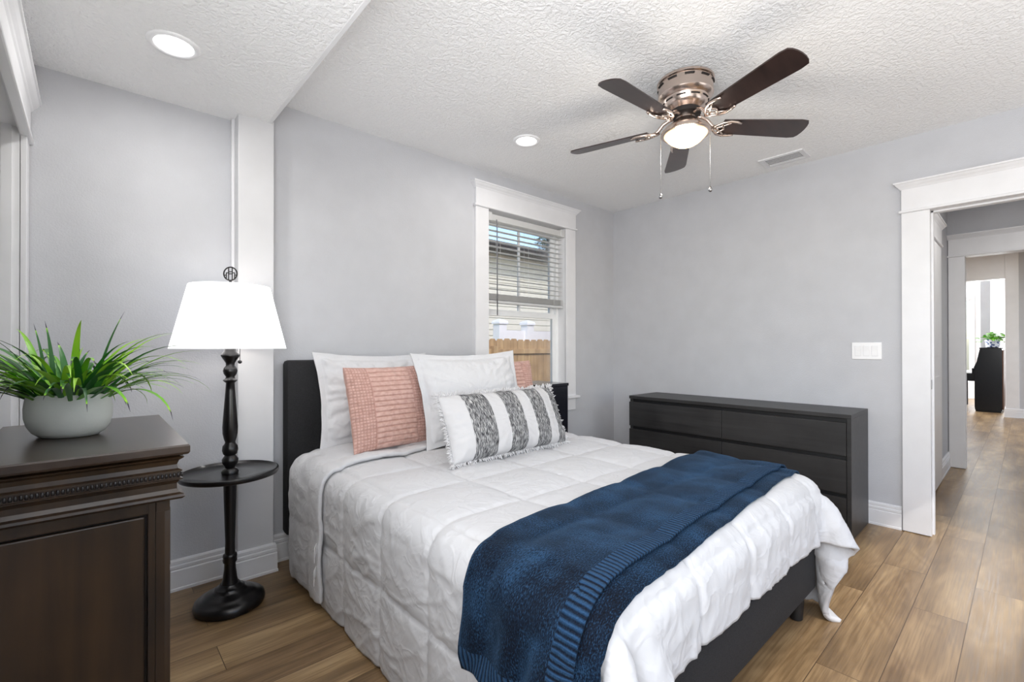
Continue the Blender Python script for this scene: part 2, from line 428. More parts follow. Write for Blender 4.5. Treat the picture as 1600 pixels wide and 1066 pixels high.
# ------------------------------------------------------------------ room shell
W, L, H, HS = 3.951, 2.831, 2.573, 2.405       # right wall X, window wall Y, ceiling, soffit
XL, YB = -.215, -1.6                           # left wall X, rear wall Y
DY0, DY1, DZ = -.42, .413, 2.07                # bedroom doorway in the right wall
WX0, WX1, WZ0, WZ1 = 2.30, 3.21, .755, 2.28    # window opening
struct('floor', MB().box((-1.6, -3.2, -.08), (16.2, 4.2, 0)), M['floor'], loc=(0, 0, 0))
struct('ceiling', MB().box((.72, YB-.1, H), (W+.12, L+.15, H+.12)), M['ceiling'])
sof = MB().box((-1.6, YB-.1, HS), (.708, L+.15, HS+.3))
struct('ceiling_soffit', sof, M['ceiling'])
struct('trim_1', MB().box((.700, YB-.1, HS-.002), (.722, L, HS+.3), .004), M['smooth_white'])
w = MB().box((-1.6, L, 0), (WX0-.0125, L+.14, 2.8)).box((WX1+.0125, L, 0), (W+.12, L+.14, 2.8)).box((WX0-.0125, L, 0), (WX1+.0125, L+.14, WZ0-.0225)).box((WX0-.0125, L, WZ1+.0125), (WX1+.0125, L+.14, 2.8))
struct('wall_window', w, M['wall'])
w = MB().box((W, DY1+.012, 0), (W+.115, L+.1, H+.1)).box((W, DY0-.012, DZ+.012), (W+.115, DY1+.012, H+.1)).box((W, YB-.1, 0), (W+.115, DY0-.012, H+.1))
struct('wall_right', w, M['wall'])
LD0, LD1, LDZ = 1.62, 2.725, 2.09              # doorway in the left wall, behind the chest
w = MB().box((XL-.13, YB-.1, 0), (XL, -1.15, 2.8)).box((XL-.13, .9, 0), (XL, LD0-.012, 2.8)).box((XL-.13, -1.15, 0), (XL, .9, .75)).box((XL-.13, -1.15, 2.25), (XL, .9, 2.8)).box((XL-.13, LD0-.012, LDZ+.012), (XL, LD1+.012, 2.8)).box((XL-.13, LD1+.012, 0), (XL, L, 2.8))  # the unseen window opening is added to hold the side fill light
struct('wall_left', w, M['wall'])
w = MB().box((-1.6, YB-.12, 0), (.5, YB, 2.8)).box((3.5, YB-.12, 0), (W+.12, YB, 2.8)).box((.5, YB-.12, 0), (3.5, YB, .55)).box((.5, YB-.12, 2.35), (3.5, YB, 2.8))  # unseen opening added behind the rear fill light
struct('wall_rear', w, M['wall'])
col = MB().box((.562, 2.722, 0), (.732, L+.02, HS+.01), .003)
struct('trim_2', col, M['column'])
struct('trim_3', MB().box((.548, 2.80, .15), (.562, L, HS), .002), M['white'])

# baseboards: straight runs of one moulded profile
BPROF = [(0, 0), (.019, 0), (.019, .012), (.016, .016), (.016, .098), (.012, .104), (.015, .109), (.015, .121), (.010, .127), (.012, .131), (.012, .144), (.006, .152), (0, .153)]
def baseboard(name, p0, p1, nrm, ext0=0, ext1=0, m='white'):
    p0 = Vector(p0); p1 = Vector(p1); d = (p1-p0).normalized(); n = Vector(nrm); vs = []
    for p, s in ((p0, -ext0), (p1, ext1)):
        for o, z in BPROF: q = p+n*o+d*(s*o); vs.append((q.x, q.y, z))
    k = len(BPROF); fs = [tuple(range(k)), tuple(range(2*k-1, k-1, -1))]+[(i, (i+1) % k, (i+1) % k+k, i+k) for i in range(k)]
    return MB().add(vs, fs)
def bb(name, *segs): 
    mb = MB()
    for s in segs: q = baseboard(name, *s); mb.add(q.v, q.f)
    struct(name, mb, M['white'])
bb('baseboard_right', ((W, L, 0), (W, DY1+.145, 0), (-1, 0, 0)), ((W, DY0-.145, 0), (W, YB, 0), (-1, 0, 0)))
bb('baseboard_window', ((.75, L, 0), (W, L, 0), (0, -1, 0)))
bb('baseboard_alcove', ((XL, L, 0), (.562, L, 0), (0, -1, 0)))
bb('baseboard_column', ((.562, L, 0), (.562, 2.722, 0), (-1, 0, 0), 0, 1), ((.562, 2.722, 0), (.732, 2.722, 0), (0, -1, 0), 1, 1), ((.732, 2.722, 0), (.732, L, 0), (1, 0, 0), 1, 0))

# craftsman casing: legs, frieze with bead below and crown above
def casing(root, axis, plane, out, a0, a1, z0, ztop, legw=.135, head=.165, thick=.02, names=True):
    """opening a0..a1 along the wall; plane = wall face; out = +-1 room side"""
    def B(u0, u1, d0, d1, z0_, z1_, bev=.002):
        if axis == 'Y': return MB().box((plane+out*d0, u0, z0_), (plane+out*d1, u1, z1_), bev)
        return MB().box((u0, plane+out*d0, z0_), (u1, plane+out*d1, z1_), bev)
    obj('casing_leg', B(a0-legw, a0, 0, thick, z0, ztop), M['white'], root)
    obj('casing_leg', B(a1, a1+legw, 0, thick, z0, ztop), M['white'], root)
    obj('bead', B(a0-legw-.014, a1+legw+.014, 0, thick+.014, ztop, ztop+.018, .006), M['white'], root, smooth=False)
    obj('frieze', B(a0-legw, a1+legw, 0, thick+.004, ztop+.018, ztop+head), M['white'], root)
    z = ztop+head; x0, x1 = a0-legw, a1+legw
    prof = [(.004, z-.012), (.009, z-.006), (.012, z), (.022, z+.010), (.030, z+.022), (.036, z+.024), (.036, z+.034)]
    mb = MB(); vs = []
    for d, zz in prof:
        for u, q in ((x0-d, 0), (x1+d, 0), (x1+d, thick+d), (x0-d, thick+d)):
            vs.append((plane+out*q, u, zz) if axis == 'Y' else (u, plane+out*q, zz))
    fs = [(3, 2, 1, 0)]
    for k in range(len(prof)-1):
        for i in range(4): fs.append((4*k+i, 4*k+(i+1) % 4, 4*k+4+(i+1) % 4, 4*k+4+i))
    n = 4*(len(prof)-1); fs.append((n, n+1, n+2, n+3)); mb.add(vs, fs)
    obj('crown', mb, M['white'], root)
# bedroom doorway
d1 = struct('door_1', loc=(W, 0, 0))
casing(d1, 'Y', W, -1, DY0, DY1, .004, DZ, .140, .165)
casing(d1, 'Y', W+.115, 1, DY0, DY1, .004, DZ, .115, .165)
jm = MB().box((W-.005, DY1, 0), (W+.12, DY1+.012, DZ)).box((W-.005, DY0-.012, 0), (W+.12, DY0, DZ)).box((W-.005, DY0-.012, DZ), (W+.12, DY1+.012, DZ+.012))
jm.box((W+.045, DY1-.010, 0), (W+.08, DY1, DZ)).box((W+.045, DY0-.0, 0), (W+.08, DY0+.010, DZ)).box((W+.045, DY0, DZ-.010), (W+.08, DY1, DZ))
obj('jamb', jm, M['white'], d1)
obj('strike_plate', MB().box((W+.004, DY1-.0025, .93), (W+.034, DY1+.001, .99), .001), M['steel'], d1)
# left doorway: white door standing open into the space beyond
d3 = struct('door_3', loc=(XL, LD1, 0))
casing(d3, 'Y', XL, 1, LD0, LD1, .004, LDZ-.03, .098, .150, .022)
obj('jamb', MB().box((XL-.135, LD1, 0), (XL+.004, LD1+.012, LDZ)).box((XL-.135, LD0-.012, 0), (XL+.004, LD0, LDZ)).box((XL-.135, LD0-.012, LDZ), (XL+.004, LD1+.012, LDZ+.012)).box((XL-.05, LD1-.011, 0), (XL-.02, LD1, LDZ)), M['white'], d3)
leaf_ = MB().box((XL-.95, LD1-.075, .012), (XL-.14, LD1-.04, 2.03), .003)
for z0, z1 in ((.25, .95), (1.12, 1.88)): leaf_.box((XL-.83, LD1-.080, z0), (XL-.26, LD1-.07, z1), .004)
obj('door_leaf', leaf_, M['closetwhite'], d3)
struct('wall_closet', MB().box((-1.7, .4, 0), (-1.6, L, 2.8)).box((-1.6, .3, 0), (XL-.13, .4, 2.8)), M['wall'])

# ------------------------------------------------------------------ window
w1 = struct('window_1', loc=((WX0+WX1)/2, L, WZ0))
casing(w1, 'X', L, -1, WX0, WX1, WZ0, WZ1, .128, .155, .02)
obj('stool', MB().box((WX0-.165, L-.045, WZ0-.022), (WX1+.165, L+.06, WZ0), .005), M['white'], w1)
obj('apron', MB().box((WX0-.128, L-.018, WZ0-.13), (WX1+.128, L, WZ0-.022), .003), M['white'], w1)
jb = MB().box((WX0-.012, L-.005, WZ0), (WX0, L+.13, WZ1)).box((WX1, L-.005, WZ0), (WX1+.012, L+.13, WZ1)).box((WX0, L-.005, WZ1), (WX1, L+.13, WZ1+.012)).box((WX0, L+.05, WZ0-.02), (WX1, L+.14, WZ0+.005))
obj('jamb', jb, M['white'], w1)
YS = L+.085
fr_ = ring(MB(), 1, (WX0, WX1, WZ0, WZ1), (WX0+.03, WX1-.03, WZ0+.03, WZ1-.03), YS, YS+.06)
obj('frame', fr_, M['vinyl'], w1)
def sash(x0, x1, z0, z1, y, mun):
    s = .042
    f = ring(MB(), 1, (x0, x1, z0, z1), (x0+s, x1-s, z0+s, z1-s), y, y+.028)
    if mun: f.box(((x0+x1)/2-.011, y+.006, z0), ((x0+x1)/2+.011, y+.022, z1), .002)
    o = obj('sash', f, M['vinyl'], w1)
    obj('pane', MB().box((x0+s, y+.012, z0+s), (x1-s, y+.016, z1-s)), M['glass'], o)
sash(WX0+.03, WX1-.03, 1.47, WZ1-.03, YS+.032, True)
lo_ = sash(WX0+.03, WX1-.03, WZ0+.03, 1.50, YS+.002, False)
# blind, half drawn
bl = thing('window_blind', 'white slatted blind drawn halfway down the bedroom window', 'blind', ((WX0+WX1)/2, L+.03, 2.235))
YBL = L+.034
obj('head_rail', MB().box((WX0+.012, YBL-.03, 2.205), (WX1-.012, YBL+.028, 2.255), .004), M['blind'], bl)
obj('mounting_bracket', MB().box((WX0+.002, YBL-.036, 2.20), (WX0+.05, YBL+.03, 2.268), .003), M['blind'], bl)
obj('mounting_bracket', MB().box((WX1-.05, YBL-.036, 2.20), (WX1-.002, YBL+.03, 2.268), .003), M['blind'], bl)
sl = MB()
def slat(z, tilt):
    n = 5; vs = []; c, s_ = math.cos(tilt), math.sin(tilt)
    for x in (WX0+.018, WX1-.018):
        for side in (1, -1):
            for k in range(n):
                t = -1+2*k/(n-1); y = t*.0245; zz = .003*(1-t*t)+side*.0012
                vs.append((x, YBL+y*c-zz*s_, z+y*s_+zz*c))
    fs = []
    for k in range(n-1): fs += [(k, k+1, 2*n+k+1, 2*n+k), (n+k, 3*n+k, 3*n+k+1, n+k+1)]
    fs += [(0, 2*n, 3*n, n), (n-1, 2*n-1, 4*n-1, 3*n-1), tuple(range(n))+tuple(range(2*n-1, n-1, -1)), tuple(range(2*n, 3*n))[::-1]+tuple(range(3*n, 4*n))]
    sl.add(vs, fs)
for k in range(13): slat(2.175-k*.0425, math.radians(2))
for k in range(9): slat(1.625-k*.0055, 0)
obj('slats', sl, M['blind'], bl)
obj('bottom_rail', MB().box((WX0+.016, YBL-.026, 1.553), (WX1-.016, YBL+.026, 1.574), .004), M['blind'], bl)
cd = MB()
for x in (WX0+.14, (WX0+WX1)/2, WX1-.14):
    for y in (YBL-.027, YBL+.027): cd.tube([(x, y, 2.21), (x, y, 1.56)], .0011, 6)
obj('ladder_cord', cd, M['blind'], bl)
obj('tilt_wand', MB().tube([(WX0+.094, YBL-.036, 2.215), (WX0+.095, YBL-.040, 2.18), (WX0+.096, YBL-.042, 1.455)], .0042, 8), M['wand'], bl, smooth=True)

# ------------------------------------------------------------------ outside the window
struct('ground', MB().box((-6, L+.2, -.35), (40, 40, -.3)), M['grass'])
FY = 5.3
fe = thing('picket_fence', 'tan dog-eared wooden picket fence beyond the window', 'fence', (5.6, FY, -.3))
pk = MB(); x = 3.2
while x < 8.4:
    h = 1.325+random.uniform(-.008, .008); wd_ = .136
    pk.prism([(x, -.28), (x+wd_, -.28), (x+wd_, h-.035), (x+wd_-.03, h), (x+.03, h), (x, h-.035)], FY+random.uniform(-.003, .003), FY+.018, 1); x += .1425
obj('pickets', pk, M['cedar'], fe)
obj('rail', MB().box((3.2, FY-.03, 1.10), (8.4, FY-.004, 1.175), .004), M['cedar'], fe)
obj('rail', MB().box((3.2, FY-.04, .15), (8.4, FY, .235), .004), M['cedar'], fe)
for x in (4.36, 6.8): obj('post', MB().box((x, FY-.09, -.3), (x+.09, FY, 1.22), .004), M['cedar'], fe)
pf = thing('vinyl_fence', 'white panel fence with capped posts behind the wooden pickets', 'fence', (5.4, 6.1, -.3))
for x in (5.17, 5.83, 7.6): 
    p_ = obj('post', MB().box((x, 6.04, -.3), (x+.17, 6.21, 1.60), .004), M['pvc'], pf)
    obj('post_cap', MB().loopmould([(.018, 1.60), (.018, 1.63), (.006, 1.66), (-.07, 1.69)], x, x+.17, 6.04, 6.21), M['pvc'], p_)
obj('panel', MB().box((5.25, 6.10, -.25), (7.7, 6.14, 1.50), .003), M['pvc'], pf)
hs = thing('neighbour_house', 'cream sided house with dark roof beyond the fences', 'house', (11, 11, -.3))
sd = MB()
for k in range(26): sd.prism([(9., -.3+k*.15), (9.-.018, -.3+k*.15), (9., -.3+(k+1)*.15)], 2., 26., 0)
sd.box((2., 9., -.3), (26., 15., 3.6))
obj('siding_wall', sd, M['siding'], hs)
obj('fascia', MB().box((1.6, 8.45, 3.55), (26.4, 8.5, 3.74), .005).box((1.6, 8.5, 3.56), (26.4, 9.0, 3.6)), M['fascia'], hs)
obj('roof', MB().prism([(8.42, 3.72), (12.2, 4.6), (16., 3.72), (16., 3.64), (8.42, 3.64)], 1.6, 26.4, 0), M['roof'], hs)
def blob_tree(name, label, x, y, zb, zt, r):
    t = thing(name, label, 'tree', (x, y, zb))
    obj('trunk', MB().tube([(x, y, zb), (x+.05, y, (zb+zt)/2), (x, y, zt-.3)], [.16, .12, .05], 10), M['bark'], t, smooth=True)
    lf = MB()
    for k in range(900):
        d = Vector((random.gauss(0, 1), random.gauss(0, 1), random.gauss(0, 1))).normalized()*r*random.uniform(.4, 1)
        c = Vector((x, y, zt-r*.8))+Vector((d.x, d.y, d.z*.8)); a = Vector((random.gauss(0, 1), random.gauss(0, 1), random.gauss(0, 1))).normalized(); b_ = a.orthogonal().normalized(); s_ = random.uniform(.1, .2)
        lf.add([c-a*s_, c+b_*s_*.4, c+a*s_, c-b_*s_*.4], [(0, 1, 2, 3)])
    obj('foliage', lf, M['treeleaf'], t)
blob_tree('shade_tree', 'dark green tree top rising behind the neighbouring roof', 18.5, 17., -.3, 7.6, 1.2)

# ------------------------------------------------------------------ hall and rooms beyond the doorway
HX = 6.38
struct('wall_hall', MB().box((W+.115, .54, 0), (HX, .66, 2.7)), M['wall'])
struct('wall_hall_right', MB().box((W+.115, -.95, 0), (HX, -.83, 2.7)), M['wall'])
w = MB().box((HX, .425, 0), (HX+.115, 4.2, 2.95)).box((HX, -.62, 2.10), (HX+.115, .425, 2.95)).box((HX, -3.2, 0), (HX+.115, -.62, 2.95))
struct('wall_hall_end', w, M['wall'])
struct('ceiling_hall', MB().box((W+.115, -1., 2.6), (HX+.115, .7, 2.72)), M['ceiling'])
d4 = struct('door_4', loc=(HX, 0, 0))
casing(d4, 'Y', HX, -1, -.61, .413, .004, 2.09, .120, .185, .02)
obj('jamb', MB().box((HX-.005, .413, 0), (HX+.12, .425, 2.09)).box((HX-.005, -.622, 0), (HX+.12, -.61, 2.09)).box((HX-.005, -.622, 2.09), (HX+.12, .425, 2.102)), M['white'], d4)
d2 = struct('door_2', loc=(5., .54, 0))
casing(d2, 'X', .54, -1, 4.74, 5.54, .004, 2.09, .115, .165, .022)
lf2 = MB().box((4.74, .515, .012), (5.54, .535, 2.08), .002)
for z0, z1 in ((.25, .95), (1.12, 1.9)): lf2.box((4.86, .511, z0), (5.42, .518, z1), .003)
obj('door_leaf', lf2, M['closetwhite'], d2)
bb('baseboard_hall', ((5.66, .54, 0), (HX, .54, 0), (0, -1, 0)), ((W+.24, .54, 0), (4.62, .54, 0), (0, -1, 0)))
# living room shell
struct('ceiling_living', MB().box((HX+.115, -3.2, 2.85), (16.2, 4.2, 2.97)), M['smooth_white'])
FX = 11.57
struct('trim_4', MB().box((FX, .10, 0), (FX+.2, .262, 2.85), .004), M['white'])
struct('trim_5', MB().box((FX, .262, 2.365), (FX+.2, 4.2, 2.85), .004), M['white'])
struct('wall_living_right', MB().box((FX+.02, -3.2, 0), (FX+.18, .10, 2.85)), M['wall'])
bb('baseboard_living', ((FX, .262, 0), (FX, .10, 0), (-1, 0, 0), 1, 0), ((FX+.02, .10, 0), (FX+.02, -3.2, 0), (-1, 0, 0)), ((FX+.2, .262, 0), (FX, .262, 0), (0, 1, 0), 0, 1))
struct('wall_living_left', MB().box((HX+.115, 4.1, 0), (12.1, 4.2, 2.85)).box((14.7, 4.1, 0), (16.2, 4.2, 2.85)).box((12.1, 4.1, 0), (14.7, 4.2, .8)).box((12.1, 4.1, 2.4), (14.7, 4.2, 2.85)), M['wall'])  # unseen opening added to go with the living room fill light
EX = 15.2
w = MB().box((EX, -3.2, 0), (EX+.12, .84, 2.85)).box((EX, 1.0, 0), (EX+.12, 1.05, 2.85)).box((EX, 1.85, 0), (EX+.12, 4.2, 2.85)).box((EX, .84, 2.3), (EX+.12, 1.85, 2.85)).box((EX, .84, 0), (EX+.12, 1.85, .55))
struct('wall_living_end', w, M['closetwhite'])
struct('trim_6', MB().box((13.2, .50, 0), (13.36, .64, 2.85), .004), M['wall'])
w5 = struct('window_2', loc=(EX, 1.4, .55))
obj('frame', ring(MB(), 0, (.83, 1.90, .46, 2.40), (.92, 1.79, .56, 2.29), EX-.02, EX+.02).box((EX-.012, .92, 1.38), (EX+.012, 1.79, 1.43)), M['white'], w5)
obj('pane', MB().box((EX+.04, .86, .55), (EX+.045, 1.85, 2.3)), M['glass'], w5)
b2 = thing('far_window_blind', 'slatted blind on the distant living room window', 'blind', (EX-.04, 1.4, 2.3))
s2 = MB()
for k in range(20): s2.box((EX-.075, .93, 2.25-k*.045), (EX-.03, 1.80, 2.253-k*.045))
obj('slats', s2, M['blind'], b2); obj('head_rail', MB().box((EX-.08, .92, 2.27), (EX-.025, 1.8, 2.33), .004), M['blind'], b2)
# piano seen end-on
pn = thing('upright_piano', 'black upright piano seen end-on in the far room', 'piano', (12.9, .5, 0))
obj('cabinet', MB().prism([(.315, .03), (.665, .03), (.672, .10), (.672, .76), (.60, 1.165), (.315, 1.165)], 12.2, 13.6, 0), M['piano'], pn)
obj('back_panel', MB().box((12.21, .298, .06), (13.59, .315, 1.14), .002), M['pianoback'], pn)
obj('top_lid', MB().box((12.185, .295, 1.165), (13.615, .61, 1.185), .004), M['piano'], pn)
obj('keybed', MB().box((12.22, .67, .56), (13.58, .93, .70), .006), M['piano'], pn)
obj('keys', MB().box((12.30, .72, .70), (13.50, .90, .715), .003), M['keys'], pn)
obj('fallboard', MB().box((12.25, .675, .70), (13.55, .71, .80), .004), M['piano'], pn)
for x in (12.24, 13.5): obj('leg', MB().box((x, .84, .0), (x+.07, .91, .56), .006), M['piano'], pn)
obj('toe_block', MB().box((12.22, .33, 0), (13.58, .66, .03), .003), M['piano'], pn)
obj('music_desk', MB().prism([(.68, .80), (.70, .80), (.62, 1.02), (.605, 1.02)], 12.5, 13.3, 0), M['piano'], pn)
pp = thing('ivy_planter', 'green leafy plant in blue patterned pot on the piano', 'plant', (12.45, .44, 1.185))
obj('pot', MB().lathe([(.07, 0), (.095, .01), (.105, .13), (.11, .15), (.10, .15), (.095, .13), (.0, .12)], (12.45, .44, 1.185), 28), M['bluepot'], pp, smooth=True, auto=40)
iv = MB()
for k in range(70):
    a = random.uniform(0, 2*PI); r = random.uniform(.02, .26); z = 1.185+.16+random.uniform(0, .14)*(1-r*2)-(max(0, r-.14)*.7)
    c = Vector((12.45+r*math.cos(a)*.6, .44+r*math.sin(a), z)); s_ = random.uniform(.03, .055)
    t1 = Vector((math.cos(a), math.sin(a), random.uniform(-.6, .2))).normalized(); t2 = Vector((-math.sin(a), math.cos(a), random.uniform(-.4, .4))).normalized()
    iv.add([c-t1*s_, c-t1*s_*.3+t2*s_*.75, c+t1*s_*1.1, c-t1*s_*.3-t2*s_*.75], [(0, 1, 2), (0, 2, 3)])
    iv.tube([(12.45, .44, 1.31), tuple(c*.5+Vector((12.45, .44, 1.40))*.5), tuple(c)], .003, 5)
obj('foliage', iv, M['ivy'], pp)

# ------------------------------------------------------------------ ceiling fixtures
def downlight(x, y, z, label, r=.066, energy=6):
    t = thing('recessed_light', label, 'light', (x, y, z-.006), 'recessed ceiling lights')
    obj('trim_ring', MB().lathe([(r*1.0, .004), (r*1.02, -.004), (r*1.28, -.006), (r*1.36, .0), (r*1.36, .003)], (x, y, z-.003), 40, cap=False), M['plastic'], t, smooth=True)
    obj('lens', MB().lathe([(0, -.004), (r*.7, -.0035), (r*1.01, .001)], (x, y, z-.003), 40), M['can'], t, smooth=True)
    light('recessed_lamp', 'AREA', (x, y, z-.014), energy, (1, .98, .95), (0, 0, 0), shape='DISK', size=r*1.8)
downlight(.244, 2.273, HS, 'round recessed light in the lowered ceiling above the lamp', .066, 3.4)
downlight(2.145, 2.228, H, 'round recessed light in the main ceiling before the window', .066, 3)
# air register
vt = thing('ceiling_vent', 'white rectangular air vent in the ceiling near the doorway', 'vent', (3.74, 1.185, H-.008))
vx0, vx1, vy0, vy1 = 3.645, 3.835, 1.04, 1.33
f = ring(MB(), 2, (vx0, vx1, vy0, vy1), (vx0+.03, vx1-.03, vy0+.028, vy1-.028), H-.009, H+.002)
obj('frame', f, M['white'], vt)
obj('duct_throat', MB().box((vx0+.028, vy0+.026, H-.0005), (vx1-.028, vy1-.026, H+.001)), M['slot'], vt)
lv = MB()
for k in range(5):
    x = vx0+.036+k*.0252; lv.box((x, vy0+.0285, H-.0042), (x+.013, vy1-.0285, H-.0028))
obj('louvres', lv, M['white'], vt)

# ceiling fan
FXc, FYc = 2.278, 1.182
fan = thing('ceiling_fan', 'brushed nickel ceiling fan with five dark blades and lit bowl', 'fan', (FXc, FYc, H))
c0 = (FXc, FYc, 0)
obj('ceiling_canopy', MB().lathe([(.135, H), (.140, H-.004), (.140, H-.014), (.134, H-.018)], c0, 56), M['nickel'], fan, smooth=True, auto=35)
obj('motor_housing', MB().lathe([(.132, H-.012), (.134, H-.045), (.136, H-.08), (.128, H-.092), (.112, H-.100), (.105, H-.128), (.094, H-.140), (.080, H-.148), (.07, H-.156)], c0, 56), M['nickel'], fan, smooth=True, auto=35)
for k in range(10):
    a0 = 2*PI*k/10; pts = [(FXc+.1352*math.cos(a0+t), FYc+.1352*math.sin(a0+t), H-.029) for t in np.linspace(-.17, .17, 7)]
    obj('vent_slot', MB().tube(pts, .0045, 6), M['slot'], fan, smooth=True)
    pts = [(FXc+.1095*math.cos(a0+.3+t), FYc+.1095*math.sin(a0+.3+t), H-.114) for t in np.linspace(-.2, .2, 7)]
    obj('vent_slot', MB().tube(pts, .004, 6), M['slot'], fan, smooth=True)
obj('flywheel', MB().lathe([(.072, H-.150), (.075, H-.160), (.075, H-.176), (.06, H-.182)], c0, 40), M['slot'], fan, smooth=True, auto=35)
obj('switch_housing', MB().lathe([(.048, H-.176), (.050, H-.198), (.060, H-.206), (.080, H-.226), (.106, H-.244), (.120, H-.260), (.122, H-.274), (.118, H-.276)], c0, 56), M['nickel'], fan, smooth=True, auto=35)
gz = H-.273
obj('glass_bowl', MB().lathe([(0, gz-.066), (.028, gz-.062), (.054, gz-.052), (.077, gz-.037), (.094, gz-.020), (.106, gz-.006), (.106, gz)], c0, 48), M['globe'], fan, smooth=True)
light('fan_bulb', 'POINT', (FXc, FYc, gz-.115), 5, (1, .92, .80), shadow_soft_size=.06)
zb = H-.228
for k in range(5):
    ang = math.radians(33.5+72*k); ca, sa = math.cos(ang), math.sin(ang); pt = math.radians(-13)
    def LP(r, t, dz=0., ca=ca, sa=sa):      # radius, tangential, height with blade pitch
        z = zb+t*math.sin(pt)+dz; q = t*math.cos(pt)
        return (FXc+r*ca-q*sa, FYc+r*sa+q*ca, z)
    out = []
    n = 9
    for i in range(n+1): out.append((.185+.40*i/n, .050+.017*i/n))
    for i in range(1, 8):
        a = PI/2*(1-i/4.)
        out.append((.605+.035*math.cos(a)**.8 if math.cos(a) > 0 else .605, .067*math.sin(a)))
    out += [(r, -t) for r, t in out[:n+1]][::-1]
    m = len(out); mb = MB(); th = .006
    mb.add([LP(r, t, th/2) for r, t in out]+[LP(r, t, -th/2) for r, t in out], [tuple(range(m)), tuple(range(2*m-1, m-1, -1))]+[(i, i+m, (i+1) % m+m, (i+1) % m) for i in range(m)])
    bo = obj('blade', mb, M['blade'], fan)
    ir = MB()
    def arc(pts, r): ir.tube([LP(p[0], p[1], -.011+(p[2] if len(p) > 2 else 0)) for p in pts], r, 8)
    arc([(.062, 0, .058), (.085, 0, .056), (.115, 0, .042), (.14, 0, .014), (.165, 0)], .0095)
    for s_ in (1, -1):
        arc([(.135, 0), (.155, s_*.020), (.180, s_*.042), (.215, s_*.053), (.250, s_*.050), (.275, s_*.044)], .0062)
        arc([(.155, 0), (.180, s_*.012), (.205, s_*.030), (.222, s_*.046)], .005)
        arc([(.175, s_*.04), (.19, s_*.022), (.205, 0)], .005)
    obj('blade_iron', ir, M['nickel'], bo, smooth=True)
for (dx, dy, zc) in ((-.093, .088, 1.978), (.093, -.086, 2.012)):
    mb = MB(); x, y = FXc+dx, FYc+dy; z0 = H-.248
    mb.tube([(FXc+dx*.93, FYc+dy*.93, z0), (x, y, z0-.004), (x, y, z0-.02), (x, y, zc+.01)], .0010, 6)
    k = 0
    while z0-.02-k*.009 > zc+.012: mb.lathe([(0, -.003), (.0017, 0), (0, .003)], (x, y, z0-.02-k*.009), 6); k += 1
    ch = obj('pull_chain', mb, M['chain'], fan, smooth=True)
    obj('chain_ball', MB().lathe([(0, -.0115), (.006, -.010), (.0105, -.004), (.0105, .003), (.007, .009), (.003, .016), (0, .018)], (x, y, zc), 20), M['chain'], ch, smooth=True)

# light switch
sw = thing('light_switch', 'white triple rocker light switch on the grey wall', 'switch', (W, .743, 1.172))
obj('cover_plate', MB().box((W-.007, .660, 1.115), (W, .826, 1.230), .003), M['plastic'], sw)
for k in (-1, 0, 1):
    y = .743+k*.0465
    ins = obj('rocker_frame', MB().box((W-.0085, y-.0185, 1.136), (W-.006, y+.0185, 1.209), .001), M['white'], sw)
    obj('rocker', MB().prism([(W-.0085, 1.140), (W-.0085, 1.205), (W-.0125, 1.205), (W-.0095, 1.172), (W-.0085, 1.140)][:4], y-.0155, y+.0155, 1), M['plastic'], ins)

# ------------------------------------------------------------------ dresser (six drawers)
DX0, DX1, Dy0, Dy1, DH = 3.478, 3.925, .732, 2.330, .78
dr = thing('dresser', 'long low black-brown six-drawer dresser against the right wall', 'dresser', ((DX0+DX1)/2, (Dy0+Dy1)/2, 0))
obj('top_panel', MB().box((DX0, Dy0, DH-.026), (DX1, Dy1, DH), .002), M['malm'], dr)
obj('side_panel', MB().box((DX0+.0, Dy0, 0), (DX1, Dy0+.024, DH-.026), .0015), M['malm'], dr)
obj('side_panel', MB().box((DX0+.018, Dy1-.024, 0), (DX1, Dy1, DH-.026), .0015), M['malm'], dr)
obj('carcass', MB().box((DX0+.03, Dy0+.024, .02), (DX1, Dy1-.024, DH-.026)), M['black'], dr)
obj('plinth', MB().box((DX0+.02, Dy0+.03, 0), (DX0+.035, Dy1-.03, .06)), M['malm'], dr)
ym = (Dy0+Dy1)/2
for zi, (z0, z1) in enumerate(((.520, .727), (.285, .494), (.040, .259))):
    for (y0, y1) in ((Dy0+.027, ym-.002), (ym+.002, Dy1)):
        obj('drawer', MB().box((DX0+.002, y0, z0), (DX0+.020, y1, z1), .0015), M['malm'], dr)

# nightstand right of the bed, top lit by the window
nx0, nx1, ny0, ny1, nh = 2.462, 2.806, 2.435, 2.79, .918
ns = thing('nightstand', 'blue-black tall nightstand between the bed and window corner', 'nightstand', ((nx0+nx1)/2, (ny0+ny1)/2, 0))
obj('body', MB().box((nx0+.004, ny0+.006, .06), (nx1-.004, ny1, nh-.022), .003), M['nightstand'], ns)
obj('top', MB().box((nx0, ny0, nh-.022), (nx1, ny1, nh), .003), M['nightstand'], ns)
dz0 = .09
for z0, z1 in ((.30, .55), (.09, .29)):
    q = obj('drawer', MB().box((nx0+.02, ny0-.006, z0), (nx1-.02, ny0+.006, z1), .003), M['nightstand'], ns)
    obj('knob', MB().lathe([(0, 0), (.012, .002), (.014, .01), (.008, .016), (.008, .022)], (0, 0, 0), 16), M['steel'], q)
    q.children[0].data.transform(Matrix.Translation(Vector(((nx0+nx1)/2, ny0-.028, (z0+z1)/2))-Vector((0, 0, 0))+0*Vector((0, 0, 0))) @ Matrix.Rotation(-PI/2, 4, 'X') @ Matrix.Translation(base_of(q)))
for x in (nx0+.01, nx1-.04):
    for y in (ny0+.02, ny1-.04): obj('foot', MB().box((x, y, 0), (x+.03, y+.03, .06), .003), M['nightstand'], ns)
for ch in ns.children:
    for g in ch.children: g.data.transform(Matrix.Translation(-base_of(ch)))

